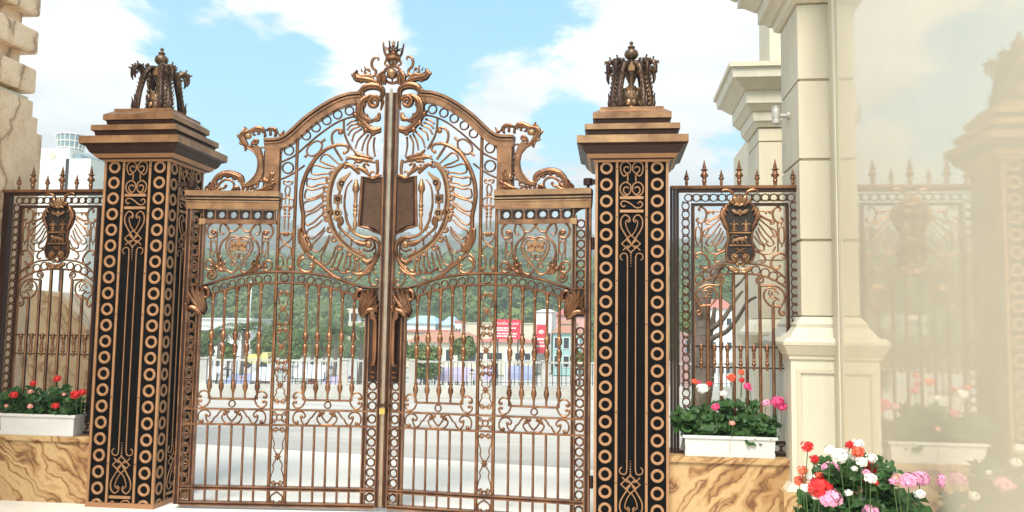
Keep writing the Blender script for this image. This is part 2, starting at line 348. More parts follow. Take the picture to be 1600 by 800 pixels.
for x in (.815,.957): part('bar',B().tube([(x,.066),(x,2.60 if x>.9 else 3.24)],.0155,0,.017,8,0),'bronze')
# --- lower plain bars and upper turned balusters
BU=[.268,.371,.476,.580,.685]; BU=BU+[2*UC-u for u in BU]
lowbar=B().tube([(0,.066),(0,.166)],.0105,0,None,8,0).tube([(0,.199),(0,.709)],.0105,0,None,8,0).mesh('bar')
for u in BU: link('bar',lowbar,'bronze',GL,(u,0,0),0,60)
up_a=[(0.022,1.903),(0.168,1.905),(0.243,1.924),(0.353,1.963),(0.467,1.993),(0.575,2.012),(0.683,2.026),(0.790,2.033),(0.902,2.034)]
lo_a=[(0.194,1.813),(0.244,1.830),(0.355,1.866),(0.467,1.897),(0.615,1.925),(0.781,1.935),(0.904,1.939)]
up_arch=up_a+mu(up_a[::-1])[1:]; lo_arch=lo_a+mu(lo_a[::-1])[1:]
part('arch_rail',B().tube(up_arch,.0135,0,.026,8,4)); part('arch_rail',B().tube(lo_arch,.011,0,.022,8,4))
def arch_z(x,A):
    Q=spl([(a[0],a[1],0) for a in A],6)
    for i in range(len(Q)-1):
        if Q[i].x<=x<=Q[i+1].x: return Q[i].y+(Q[i+1].y-Q[i].y)*(x-Q[i].x)/(Q[i+1].x-Q[i].x+1e-9)
    return Q[-1].y
for u in BU:
    zt=arch_z(u,lo_arch)
    pr=[(.0095,.928),(.0095,.985),(.013,.99),(.012,1.0),(.021,1.02),(.024,1.04),(.020,1.06),(.013,1.08),(.017,1.085),(.017,1.095),(.0105,1.10),(.0105,1.305),(.018,1.31),(.018,1.32),(.014,1.325),(.023,1.355),(.025,1.375),(.019,1.40),(.010,1.412),(.018,1.42),(.010,1.43),(.020,1.445),(.026,1.468),(.022,1.495),(.013,1.51),(.018,1.518),(.018,1.525),(.0115,1.53),(.0115,zt-.085),(.017,zt-.08),(.0115,zt-.07),(.014,zt-.05),(.026,zt-.012),(.026,zt+.002)]
    part('baluster',B().lathe(pr,9,u),'bronze',50)
# --- hanging rail with end scrolls and a small ring, in both bays
hr=[(0.274,0.932),(0.675,0.933)]; hz=hr[0][1]
C1=[(0.200,0.950),(0.184,0.944),(0.179,0.965),(0.195,0.989),(0.222,0.999),(0.252,0.989),(0.275,0.956),(0.279,0.921),(0.258,0.878),(0.222,0.862),(0.193,0.871),(0.179,0.894),(0.183,0.915),(0.202,0.912)]
ax=(hr[0][0]+hr[1][0])/2
S1=[(0.208,0.744),(0.224,0.747),(0.223,0.730),(0.200,0.727),(0.184,0.753),(0.183,0.791),(0.201,0.823),(0.237,0.836),(0.271,0.824),(0.287,0.798),(0.273,0.779),(0.254,0.789),(0.253,0.760),(0.276,0.728),(0.306,0.737),(0.326,0.772),(0.344,0.785),(0.364,0.814),(0.385,0.836),(0.409,0.835),(0.423,0.817),(0.412,0.795),(0.394,0.799)]
S2=[(0.394,0.794),(0.389,0.766),(0.421,0.727),(0.474,0.725)]
S3=[(0.449,0.827),(0.432,0.821),(0.436,0.785),(0.474,0.740)]
for f in (lambda p:p,lambda p:mu(p)):
    part('hanging_rail',B().tube(f([(hr[0][0],hz),(hr[1][0],hz)]),.010,0,.014,6,0))
    wire(f(C1),.008); wire(f(mu(C1,ax)),.008)
    for q in (S1,S2,S3): wire(f(q),.0075,0,'scroll'); wire(f(mu(q,ax)),.0075,0,'scroll')
    for q in ([(0.254,0.789),(0.410,0.811)],[(0.202,0.912),(0.197,0.950)],[(0.215,0.739),(0.443,0.823)]):
        for c in q:
            for g in (lambda p:p,lambda p:mu(p,ax)): part('knob',B().ball((f(g([c]))[0][0],-.006,c[1]),.015,1,.8,1,8,5))
    ring(f([(0.472,0.891)])[0],.027,.0065)
# --- ring columns
for z in (1.061,.975,.891,.781,.666,.584,.498,.415,.329,.244,.119): ring((.087,z),.0335,.008,.016)
for z in (2.445,2.361,2.277,2.197,2.112,2.028,1.946,1.555,1.477,1.393,1.310,1.226,1.140,1.060,.974,.890,.779,.666,.582,.498,.411,.326,.240,.117): ring((1.6775,z),.0325,.008,.016)
# --- rings between the arch rails
ra=[(0.287,1.879),(0.360,1.903),(0.432,1.925),(0.508,1.942),(0.584,1.957),(0.660,1.967),(0.738,1.974)]
for c in ra: ring(c,.030,.0062); ring(mu([c])[0],.030,.0062)
ring(((.815+.957)/2,(up_a[-1][1]+lo_a[-1][1])/2),.034,.0062)
# --- column of ornament between the two middle bars
def star(c,r):
    b=B()
    for k in range(8):
        a=2*pi*k/8; b.tube([(c[0],c[1]),(c[0]+r*.55*cos(a),c[1]+r*.55*sin(a)),(c[0]+r*cos(a),c[1]+r*sin(a))],[.004,r*.22,.001],-.008,.006,6,2)
    b.ball((c[0],-.016,c[1]),r*.3,1,.8,1,8,5); part('rosette',b)
def lyre(zc,h,w=.052):
    for s in (-1,1):
        for t in (-1,1):
            cx=UC+s*.027; cz=zc+t*h*.98
            p=[(cx-s*.010,cz+t*.002),(cx,cz-t*.014),(cx+s*.017,cz-t*.004),(cx+s*.012,cz+t*.018),(cx-s*.010,cz+t*.020),(cx-s*.026,cz-t*.002)]
            wire(p,.0065)
            wire([(cx+s*.012,cz+t*.018),(UC+s*w,cz-t*.008),(UC+s*w*.95,cz-t*h*.25),(UC+s*w*.62,cz-t*h*.5),(UC+s*w*.7,cz-t*h*.68),(UC+s*.006,zc+t*.012)],.0055)
            part('knob',B().ball((cx-s*.004,-.005,cz+t*.002),.012,1,.8,1,8,5))
    star((UC,zc),.034)
for z in (1.712,1.385,1.055): lyre(z,.135)
for z in (.450,): lyre(z,.225,.056)
for s in (-1,1):
    for t in (-1,1): wire([(UC+s*.02,.781+t*.02),(UC+s*.045,.781+t*.045),(UC+s*.056,.781+t*.03),(UC+s*.044,.781+t*.018),(UC+s*.034,.781+t*.03)],.0068)
    wire([(UC+s*.02,.082),(UC+s*.032,.070),(UC+s*.05,.085),(UC+s*.046,.12),(UC,.152)],.0075)
ring((UC,.781),.024,.008)
cu=[(0.886,2.765)][0][0]
def cen(p): return [(a[0]+UC-cu,a[1]) for a in p]
A1=cen([(0.885,2.800),(0.865,2.756),(0.887,2.701),(0.909,2.755)]); wire(A1,.007,closed=True)
for s in (0,1):
    g=(lambda p:cen(p)) if s==0 else (lambda p:mu(cen(p)))
    wire(g([(0.865,2.803),(0.847,2.818),(0.854,2.836),(0.879,2.832),(0.885,2.822)]),.008)
    wire(g([(0.883,2.604),(0.868,2.617),(0.858,2.597),(0.874,2.577),(0.851,2.592),(0.830,2.627),(0.837,2.669),(0.887,2.689)]),.008)
    part('rod',B().lathe([(.006,0),(.006,.10),(.014,.115),(.006,.13),(.014,.145),(.007,.155),(.013,.175),(.006,.19),(.006,.33)],8,g([(0.869,2.404)])[0][0],0,g([(0.869,2.404)])[0][1]),'bronze',50)
    wire(g([(0.885,2.364),(0.872,2.377),(0.860,2.362),(0.880,2.350),(0.849,2.379),(0.833,2.355),(0.850,2.310),(0.894,2.281)]),.008)
    part('knob',B().ball((g([(0.877,2.369)])[0][0],-.006,g([(0.877,2.369)])[0][1]),.017,1,.8,1,8,5))
    wire(g([(0.835,2.188),(0.842,2.244),(0.894,2.276)]),.008); wire(g([(0.830,2.185),(0.850,2.173),(0.869,2.134),(0.865,2.085),(0.840,2.055),(0.827,2.077),(0.844,2.085)]),.0075)
    part('knob',B().ball((g([(0.837,2.072)])[0][0],-.006,g([(0.837,2.072)])[0][1]),.014,1,.8,1,8,5))
# --- lintel over the outer bay, pierced plates, little cornice
LX0,LX1=.945,1.768
for z0,z1,d,m in ((2.688,2.735,.070,'gilt'),(2.672,2.686,.052,'bronze_dark'),(2.660,2.671,.060,'gilt'),(2.648,2.659,.050,'bronze_dark'),(2.636,2.647,.056,'gilt')):
    part('lintel_moulding',B().box(LX0,LX1,-d,d,z0,z1),m,None)
part('lintel',B().frus((LX0+LX1)/2,0,(LX1-LX0)/2-.006,.042,2.575,(LX1-LX0)/2,.05,2.634),'gilt',None)
hp=B(); n=20; hw=.046; rr=.028
outer=[]
for i in range(n):
    a=2*pi*i/n; c,s_=cos(a),sin(a); k=hw/max(abs(c),abs(s_)); outer.append((k*c,k*s_))
for yy in (-.012,.012):
    for i in range(n): hp.v.append((outer[i][0],yy,outer[i][1]*.92))
    for i in range(n): hp.v.append((rr*cos(2*pi*i/n),yy,rr*sin(2*pi*i/n)))
for i in range(n):
    j=(i+1)%n; hp.f+=[(i,j,n+j,n+i),(2*n+i,3*n+i,3*n+j,2*n+j),(n+i,n+j,3*n+j,3*n+i),(i,2*n+i,2*n+j,j)]
hpm=hp.mesh('pierced_plate'); hx=[(1.040,2.562),(1.563,2.553)]
for k in range(6):
    x=hx[0][0]+(hx[1][0]-hx[0][0])*k/5; link('pierced_plate',hpm,'bronze_dark',GL,(x,0,2.528),0,None)
for k in range(7):
    x=hx[0][0]+(hx[1][0]-hx[0][0])*(k-.5)/5; part('divider',B().box(x-.005,x+.005,-.018,.018,2.488,2.573),'bronze',None)
part('rail',B().box(.970,1.605,-.024,.024,2.450,2.486),'bronze',None)
part('block',B().box(1.590,1.645,-.032,.032,2.440,2.492),'gilt',None)
q=[(1.592,2.574)]+[(1.715-.10*cos(t*pi/2/8),2.494+.08*sin(t*pi/2/8)) for t in range(8,-1,-1)]+[(1.592,2.494)]
part('quarter_bracket',B().plate(q,-.012,.012),'bronze_dark',None); wire(q[1:-1],.006,0,'bead',.02,sm=0)
# --- heart panel scrolls
hc=[(1.293,2.219)][0][0]
def both(p,r=.009,**k): wire(p,r,**k); wire(mu(p,hc),r,**k)
both([(1.056,2.365),(1.041,2.377),(1.058,2.392),(1.086,2.379),(1.089,2.349),(1.059,2.331),(1.024,2.338),(1.002,2.383),(1.014,2.429),(1.057,2.461),(1.122,2.465),(1.172,2.432),(1.203,2.376),(1.186,2.337),(1.137,2.284),(1.118,2.208),(1.139,2.123),(1.190,2.048),(1.249,2.024),(1.290,2.072)],.0105)
both([(1.155,2.369),(1.131,2.359),(1.113,2.401),(1.132,2.457),(1.181,2.487),(1.238,2.480),(1.283,2.445),(1.316,2.406),(1.348,2.383),(1.382,2.386)],.0085)
both([(1.295,2.321),(1.252,2.341),(1.203,2.323),(1.174,2.266),(1.193,2.193),(1.240,2.130),(1.283,2.084)],.0085)
both([(1.295,2.307),(1.260,2.319),(1.221,2.305),(1.198,2.261),(1.214,2.200),(1.262,2.140)],.0065)
for a in (0,1,2,3,4): 
    q=[[(1.188,2.293),(1.209,2.283)],[(1.177,2.263),(1.199,2.259)],[(1.181,2.222),(1.203,2.225)],[(1.200,2.181),(1.220,2.191)],[(1.225,2.149),(1.242,2.162)]][a]; both(q,.004,name='link')
both([(1.262,2.164),(1.254,2.183),(1.272,2.195),(1.289,2.178),(1.282,2.152),(1.257,2.147)],.006); both([(1.256,2.094),(1.241,2.084),(1.228,2.103),(1.243,2.123),(1.265,2.111),(1.275,2.084)],.007)
part('crown_emblem',B().plate([(1.216,2.293),(1.255,2.302),(1.265,2.285),(1.280,2.312),(1.294,2.331),(1.309,2.311),(1.325,2.285),(1.334,2.302),(1.376,2.292),(1.364,2.255),(1.377,2.217),(1.345,2.205),(1.296,2.219),(1.249,2.205),(1.217,2.217),(1.231,2.256)],-.018,.006,.005),'gilt',None)
for c in [(1.240,2.256),(1.267,2.266),(1.295,2.258),(1.324,2.265),(1.352,2.255)]: part('bead',B().ball((c[0],-.02,c[1]),.011,1,.7,1.6,8,5))
part('knob',B().ball(([(1.296,2.227)][0][0],-.02,[(1.296,2.227)][0][1]),.01))
both([(1.036,2.338),(1.039,2.148)],.006,name='rod'); both([(1.094,2.352),(1.097,2.147)],.006,name='rod')
both([(1.066,2.304),(1.087,2.279),(1.088,2.223),(1.067,2.189),(1.046,2.223),(1.045,2.279)],.0065,closed=True,name='lantern_link'); both([(1.065,2.337),(1.066,2.304)],.006,name='rod'); both([(1.067,2.189),(1.068,2.148)],.006,name='rod')
both([(1.053,2.084),(1.062,2.106),(1.039,2.131),(1.008,2.121),(1.000,2.079),(1.028,2.045),(1.068,2.050),(1.082,2.092),(1.062,2.133)],.0095)
for p,hw_ in (([(1.138,2.050),(1.122,2.099),(1.124,2.147),(1.106,2.196)],[.016,.02,.016,.004]),([(1.187,2.032),(1.160,2.065),(1.164,2.104),(1.151,2.133)],[.014,.02,.014,.003]),([(1.175,2.038),(1.138,2.050),(1.103,2.072),(1.091,2.050)],[.014,.02,.014,.004])):
    leafy(p,hw_,barbs=2,side=0,bl=.7); leafy(mu(p,hc),hw_,barbs=2,side=0,bl=.7)
cc=[(1.530,2.002)][0]; curl(cc,.052,pi*.6,1.5,.010)
for c in [(1.062,2.367),(1.053,2.079)]: 
    for g in (lambda p:p,lambda p:mu(p,hc)): part('knob',B().ball((g([c])[0][0],-.006,c[1]),.019,1,.8,1,9,5))
# --- great arch moulding, post and upper rings
ao=[(0.236,3.633),(0.313,3.629),(0.395,3.615),(0.501,3.574),(0.619,3.504),(0.736,3.417),(0.800,3.358),(0.869,3.291),(0.929,3.240),(0.989,3.214),(1.101,3.207)]
part('arch_cap',B().band(ao,0,.022,-.060,.060),'bronze',30)
part('arch_groove',B().band(ao,.020,.042,-.044,.044),'bronze_dark',30)
part('arch_moulding',B().band(ao,.036,.048,-.052,.052),'bronze',30)
part('arch_fascia',B().band(ao,.046,.100,-.040,.040),'bronze',30)
po=[(0.957,3.120),(1.086,3.116),(1.086,2.741),(0.963,2.744)]
px0,px1=(po[0][0]+po[3][0])/2,(po[1][0]+po[2][0])/2
part('post',B().box(px0,px1,-.038,.038,2.736,po[0][1]),'bronze',None); part('post_bead',B().box(px1+.004,px1+.014,-.03,.03,2.737,po[0][1]-.02),'bronze_dark',None)
wire([(px0-.004,2.74),(px0-.004,po[0][1]-.06),(px0-.02,po[0][1])],.007,0,'post_bead')
for c in [(0.363,3.470),(0.467,3.435),(0.562,3.382),(0.655,3.316),(0.739,3.243)]: ring(c,.0375,.0072,.014)
ring([(0.888,3.110)][0],.041,.0072,.014); ring([(0.891,2.953)][0],.048,.008,.014)
wire([(0.294,3.424),(0.388,3.401),(0.483,3.357),(0.577,3.291),(0.671,3.214),(0.793,3.100)]+[(0.832,3.065),(0.882,3.037),(0.964,2.999)],.0085,0,'arch_band',.016)
wire([(0.744,2.978),(0.805,2.930),(0.885,2.879),(0.966,2.844)],.0085,0,'arch_band',.016)
wire([(0.410,3.388),(0.409,3.337),(0.401,3.269),(0.374,3.200),(0.323,3.116)],.0105,0,'scroll',.014)
wire([(0.429,3.271),(0.419,3.286),(0.437,3.302),(0.475,3.297),(0.509,3.259),(0.508,3.195),(0.474,3.118),(0.411,3.023)],.0115,0,'scroll',.014); part('knob',B().ball(([(0.435,3.274)][0][0],-.008,[(0.435,3.274)][0][1]),.024,1,.7,1,10,6))
big=[(0.398,3.088),(0.370,3.103),(0.362,3.133),(0.392,3.160),(0.464,3.161),(0.546,3.129),(0.618,3.079)]+[(0.598,3.097),(0.638,3.055),(0.679,2.997),(0.715,2.929),(0.742,2.861),(0.760,2.786),(0.767,2.704),(0.758,2.620),(0.740,2.523)]+[(0.741,2.432),(0.712,2.343),(0.665,2.259)]
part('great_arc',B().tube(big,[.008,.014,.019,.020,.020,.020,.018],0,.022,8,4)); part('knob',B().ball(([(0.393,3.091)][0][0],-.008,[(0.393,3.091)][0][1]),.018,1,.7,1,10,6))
wire([(0.685,2.192),(0.658,2.163),(0.576,2.101),(0.466,2.012),(0.374,1.967),(0.253,1.922)],[.022,.02,.018,.016,.014],0,'arch_brace',.020)
part('oval_link',B().tube([(0.598,3.170),(0.625,3.193),(0.662,3.190),(0.711,3.152),(0.730,3.111),(0.719,3.076),(0.681,3.061),(0.639,3.081),(0.604,3.124)],.0095,0,.014,6,4,True))
for q in ([(0.569,3.215),(0.605,3.181)],[(0.715,3.078),(0.749,3.048)]): wire(q,.012,0,'stub',.012,sm=0)
# --- shell and upper fan
for q in ([(0.133,3.234),(0.139,3.154),(0.125,3.069)],[(0.160,3.247),(0.192,3.175),(0.191,3.078)],[(0.186,3.261),(0.224,3.194),(0.241,3.119)],[(0.215,3.277),(0.276,3.208),(0.299,3.139)],[(0.244,3.310),(0.310,3.267),(0.330,3.202)],[(0.263,3.334),(0.332,3.304),(0.366,3.254)],[(0.284,3.356),(0.343,3.340),(0.374,3.302)],[(0.297,3.385),(0.342,3.374),(0.379,3.344)]):
    wire(q,[.0105,.009,.008],0,'spoke'); part('bead',B().ball((q[-1][0],0,q[-1][1]),.0105))
leafy([(0.076,3.299),(0.140,3.287),(0.203,3.324),(0.257,3.383),(0.295,3.450)],[.030,.036,.036,.034,.020],-.03,.03,'shell')
for c in [(0.093,3.296),(0.140,3.263),(0.204,3.287),(0.257,3.350),(0.298,3.421)]: part('shell_lobe',B().ball((c[0],-.035,c[1]),.028,1,.8,1,10,6))
leafy([(0.085,3.692),(0.157,3.733),(0.232,3.750),(0.295,3.759),(0.317,3.793),(0.296,3.828)],[.012,.026,.030,.036,.028,.006],-.02,.03,barbs=3,side=-1,bl=.5)
leafy([(0.072,3.580),(0.068,3.642),(0.105,3.677),(0.171,3.685),(0.229,3.665),(0.256,3.623),(0.249,3.591)],[.016,.028,.034,.036,.034,.028,.012],-.03,.036)
sc=[(0.139,3.538)][0]; part('volute',B().tube(spiral(sc[0],sc[1],.058,.008,pi*.9,-1.75),[.020,.020,.014,.010],-.036,.03,8,0)); 
leafy([(0.160,3.600),(0.237,3.554),(0.264,3.480),(0.246,3.416),(0.191,3.380),(0.144,3.369)],[.02,.036,.042,.040,.03,.012],-.03,.034,barbs=2,side=-1,bl=.5)
leafy([(0.091,3.445),(0.105,3.395),(0.156,3.379)],[.012,.03,.01],-.03,.025); leafy([(0.255,3.450),(0.305,3.438),(0.320,3.459)],[.016,.02,.005],-.02,.02)
wire([(0.124,3.924),(0.114,3.939),(0.131,3.953),(0.159,3.944),(0.175,3.909),(0.169,3.865),(0.137,3.830),(0.145,3.792),(0.191,3.780),(0.231,3.802),(0.230,3.837),(0.197,3.844),(0.190,3.817)],[.006,.011,.014,.014,.013,.011,.009,.007],-.01,'scroll',.014)
for c in [(0.239,3.871),(0.315,3.837),(0.270,3.849),(0.213,3.852)]: wire([c,(c[0]-.012,c[1]-.03)],[.004,.009],-.01,'leaf_tip',.008,sm=0)
leafy([(0.059,3.703),(0.060,3.765),(0.072,3.799),(0.051,3.815)],[.022,.026,.022,.01],-.03,.03); leafy([(0.092,3.689),(0.103,3.756),(0.089,3.793),(0.064,3.804)],[.016,.024,.02,.006],-.035,.026)
wire([(0.083,3.764),(0.120,3.781),(0.145,3.795)],[.018,.016,.012],-.01,'scroll',.012)
leafy([(0.251,3.608),(0.302,3.594),(0.303,3.533),(0.277,3.485)],[.010,.020,.018,.004],-.02,.02,barbs=2,side=-1,bl=.6); leafy([(0.087,3.604),(0.066,3.544),(0.080,3.470)],[.010,.018,.006],-.03,.02)
leafy([(0.147,3.748),(0.196,3.782),(0.259,3.776),(0.297,3.801)],[.008,.016,.014,.004],-.03,.018); leafy([(0.250,3.657),(0.278,3.631),(0.271,3.595)],[.012,.018,.006],-.03,.02)
wire([(0.095,3.775),(0.081,3.813),(0.058,3.832)],[.012,.014,.006],-.02,'scroll',.014); wire([(0.180,3.808),(0.196,3.792),(0.216,3.798),(0.218,3.815)],.006,-.012)
# --- plaque, leaves over it, candlestick, arcs
pq=[(0.054,2.878),(0.137,2.864),(0.229,2.879),(0.246,2.440),(0.207,2.435),(0.160,2.425),(0.114,2.400),(0.071,2.364)]
pq[0]=(.047,pq[0][1]); pq[-1]=(.047,pq[-1][1])
pl=part('plaque',B().plate(pq,-.014,.010,.004),'plaque_metal',None)
mk('plaque_frame',B().tube(pq,.013,-.018,.014,8,0,True),'bronze',pl,smooth=40)
pi_=[(a+(.10-a)*.16,z+(2.58-z)*.12) for a,z in pq]; mk('plaque_bead',B().tube(pi_,.006,-.016,.006,8,0,True),'bronze_dark',pl)
leafy([(0.059,2.896),(0.104,2.881),(0.158,2.868)],[.008,.016,.006],-.02,.02)
wire([(0.104,3.028),(0.096,2.973),(0.095,2.920),(0.115,2.872),(0.149,2.868),(0.160,2.898),(0.140,2.926),(0.121,2.913)],[.016,.014,.012,.010,.008],-.02,'scroll',.016)
for p,h,k in (([(0.119,3.002),(0.189,3.027),(0.268,3.034),(0.338,3.046),(0.381,3.019)],[.008,.02,.022,.018,.006],4),([(0.162,2.890),(0.209,2.931),(0.259,2.955),(0.285,2.934)],[.012,.022,.02,.006],2),([(0.133,3.044),(0.197,3.052),(0.272,3.073),(0.312,3.111)],[.008,.018,.018,.005],3),([(0.213,3.031),(0.248,3.010),(0.281,3.010),(0.308,2.991)],[.008,.016,.014,.004],1),([(0.169,2.974),(0.197,2.994),(0.218,2.978),(0.199,2.957)],[.008,.014,.012,.004],0),([(0.254,2.904),(0.297,2.945),(0.343,2.978),(0.380,2.980)],[.016,.018,.018,.014],1)):
    leafy(p,h,-.02,.02,barbs=k,side=1,bl=.8)
ring([(0.381,2.982)][0],.022,.012,.014,'bronze','eyelet')
arcH=[(0.399,2.981),(0.446,2.929),(0.478,2.868),(0.498,2.794),(0.508,2.710),(0.504,2.626),(0.489,2.543)]+[(0.506,2.561),(0.488,2.480),(0.447,2.389),(0.383,2.308),(0.292,2.237),(0.169,2.174)]
part('scallop_band',B().band(arcH[::-1],-.012,.032,-.012,.012,5),'gilt',30); part('band_bead',B().tube(arcH,.0105,-.010,.018,8,5),'bronze')
for c in [(0.496,2.905),(0.526,2.847),(0.546,2.767),(0.555,2.688),(0.551,2.607),(0.547,2.550),(0.530,2.507)]+[(0.523,2.514),(0.502,2.410),(0.464,2.331),(0.412,2.256),(0.321,2.207),(0.258,2.171)]: ring(c,.0205,.0125,.012,'bronze','scallop')
sp=[[(0.427,2.979),(0.487,3.029),(0.547,3.078),(0.590,3.062),(0.610,3.017)],[(0.600,3.012),(0.549,2.989),(0.488,2.969),(0.463,2.939)],[(0.471,2.952),(0.549,2.955),(0.635,2.979),(0.671,2.972),(0.685,2.923)],[(0.679,2.905),(0.637,2.895),(0.585,2.902),(0.509,2.909)],[(0.535,2.877),(0.586,2.870),(0.655,2.856),(0.708,2.862),(0.722,2.812)],[(0.709,2.792),(0.656,2.789),(0.604,2.811),(0.537,2.820)],[(0.554,2.796),(0.605,2.774),(0.665,2.760),(0.718,2.762),(0.736,2.705)],[(0.728,2.684),(0.675,2.681),(0.623,2.701),(0.564,2.738)],[(0.573,2.715),(0.624,2.682),(0.720,2.654),(0.746,2.620),(0.742,2.587)],[(0.730,2.567),(0.677,2.573),(0.625,2.607),(0.566,2.657)],[(0.575,2.623),(0.626,2.574),(0.714,2.530),(0.732,2.488)],[(0.731,2.490),(0.708,2.449),(0.652,2.469),(0.587,2.531),(0.559,2.550)],[(0.569,2.495),(0.624,2.443),(0.692,2.404),(0.706,2.359)],[(0.657,2.324),(0.617,2.353),(0.572,2.397),(0.547,2.433)],[(0.543,2.406),(0.589,2.344),(0.648,2.279),(0.653,2.235)],[(0.603,2.208),(0.566,2.237),(0.527,2.298),(0.506,2.361)],[(0.507,2.325),(0.536,2.246),(0.567,2.182),(0.572,2.128)],[(0.541,2.101),(0.501,2.119),(0.464,2.191),(0.448,2.263)],[(0.424,2.218),(0.454,2.130),(0.486,2.057)],[(0.383,2.218),(0.398,2.148),(0.430,2.066)],[(0.342,2.192),(0.361,2.121),(0.374,2.066)],[(0.314,2.174),(0.314,2.104),(0.336,2.057)],[(0.281,2.165),(0.267,2.104),(0.280,2.032)],[(0.244,2.138),(0.234,2.086),(0.246,2.039)]]
for p in sp: wire(p,[.0078,.0095,.0078],0,'spoke',.012)
for p in ([(0.610,3.017),(0.600,3.012)],[(0.685,2.923),(0.679,2.905)],[(0.722,2.812),(0.709,2.792)],[(0.736,2.705),(0.728,2.684)],[(0.742,2.587),(0.730,2.567)],[(0.732,2.488),(0.729,2.465)],[(0.706,2.359),(0.657,2.324)],[(0.653,2.235),(0.603,2.208)],[(0.572,2.128),(0.541,2.101)],[(0.486,2.057),(0.430,2.066)]): wire(p,.009,0,'spoke_end',.012,sm=0)
kx,kz=[(0.276,2.402)][0]; kt=[(0.274,2.854)][0][1]
ht=kt-kz
part('candlestick',B().lathe([(.006,0),(.017,.02),(.020,.05),(.014,.09),(.010,.11),(.019,.13),(.022,.15),(.014,.165),(.022,.175),(.022,.19),(.014,.20),(.022,.21),(.022,.225),(.017,.235),(.017,ht*.72),(.020,ht*.74),(.034,ht*.80),(.030,ht*.88),(.016,ht*.95),(.012,ht)],10,kx+.006,-.01,kz),'gilt',50)
wire([(0.318,2.853),(0.360,2.797),(0.379,2.712),(0.380,2.612),(0.359,2.528)]+[(0.367,2.564),(0.359,2.500),(0.323,2.428),(0.270,2.373),(0.191,2.346),(0.111,2.342),(0.068,2.300)],[.006,.010,.012,.013,.014,.018],0,'inner_arc',.015)
part('leaf_plate',B().plate([(0.334,2.924),(0.377,2.893),(0.430,2.863),(0.455,2.818),(0.451,2.778),(0.434,2.743),(0.417,2.743),(0.406,2.771),(0.389,2.821),(0.365,2.864),(0.338,2.897)],-.014,.008,.005),'gilt',None); ring([(0.409,2.819)][0],.018,.008,.014,'bronze_dark','eyelet',-.012)
part('square_link',B().plate([(0.402,2.715),(0.433,2.721),(0.478,2.717),(0.478,2.643),(0.442,2.636),(0.405,2.643)],-.014,.008,.005),'gilt',None); ring([(0.438,2.680)][0],.015,.008,.012,'bronze_dark','eyelet',-.012)
for q in ([(0.429,2.743),(0.430,2.718)],[(0.439,2.637),(0.438,2.594)]): wire(q,.012,0,'link',.010,sm=0)
part('lobe_plate',B().plate([(0.436,2.602),(0.471,2.581),(0.482,2.551),(0.469,2.527),(0.477,2.500),(0.447,2.481),(0.421,2.494),(0.399,2.486),(0.382,2.507),(0.411,2.532),(0.398,2.553),(0.408,2.582)],-.014,.008,.006),'gilt',None); ring([(0.439,2.556)][0],.016,.008,.012,'bronze_dark','eyelet',-.012)
leafy([(0.423,2.517),(0.409,2.478),(0.419,2.436),(0.383,2.396),(0.318,2.342),(0.290,2.324)],[.03,.032,.016,.012,.012,.016],-.01,.02)
wire([(0.363,2.437),(0.337,2.424),(0.331,2.401),(0.347,2.386)],.006,0); wire([(0.413,2.400),(0.411,2.371),(0.386,2.350),(0.368,2.364)],.006,0); wire([(0.309,2.329),(0.308,2.293),(0.316,2.266)],.008,0)
# --- great lower volute
bc=[(0.153,2.280)][0]
vo=part('volute',B().tube([(0.117,2.338),(0.072,2.304),(0.060,2.242),(0.077,2.171),(0.117,2.115),(0.164,2.079)],[.016,.018,.018,.016,.012],-.01,.022,8,5)); part('boss',B().ball((bc[0],-.03,bc[1]),.034,1,.7,1,12,7),'gilt')
part('boss_ring',B().tube(spiral(bc[0],bc[1],.058,.044,-.6,-.9),.010,-.02,.018,8,0)); leafy([(0.182,2.285),(0.229,2.293),(0.267,2.306),(0.290,2.315)],[.024,.026,.016,.008],-.02,.02)
wire([(0.101,2.293),(0.093,2.222),(0.122,2.153),(0.177,2.129),(0.213,2.149),(0.205,2.176)],[.006,.009,.01,.009,.006],-.008); wire([(0.194,2.238),(0.219,2.221),(0.239,2.235),(0.235,2.257)],.006); wire([(0.114,2.213),(0.108,2.176),(0.131,2.165),(0.142,2.185)],.006)
for p,h,k in (([(0.062,2.227),(0.087,2.149),(0.135,2.086),(0.193,2.030),(0.269,1.953)],[.006,.018,.022,.02,.004],3),([(0.104,2.086),(0.155,2.039),(0.231,2.021),(0.290,2.034)],[.008,.018,.016,.004],2),([(0.124,2.149),(0.162,2.131),(0.204,2.151)],[.012,.026,.01],0),([(0.246,2.026),(0.286,2.030),(0.291,2.068)],[.008,.014,.004],1),([(0.312,2.041),(0.344,2.041),(0.345,2.078)],[.008,.016,.004],1),([(0.325,2.032),(0.382,2.035),(0.428,2.078)],[.006,.012,.004],1),([(0.409,2.051),(0.437,2.068),(0.452,2.085)],[.006,.012,.003],1),([(0.202,2.068),(0.231,2.050),(0.249,2.068)],[.008,.012,.004],0)): leafy(p,h,-.015,.018,barbs=k,side=1,bl=.8)
wire([(0.140,2.041),(0.145,1.987),(0.131,1.940),(0.095,1.927),(0.068,1.947),(0.073,1.976),(0.094,1.970)],.009); wire([(0.298,1.996),(0.345,1.989),(0.342,1.967)],.006); wire([(0.382,2.005),(0.392,1.987),(0.379,1.978)],.006); wire([(0.085,2.041),(0.106,2.032),(0.111,2.059),(0.097,2.077)],.007)
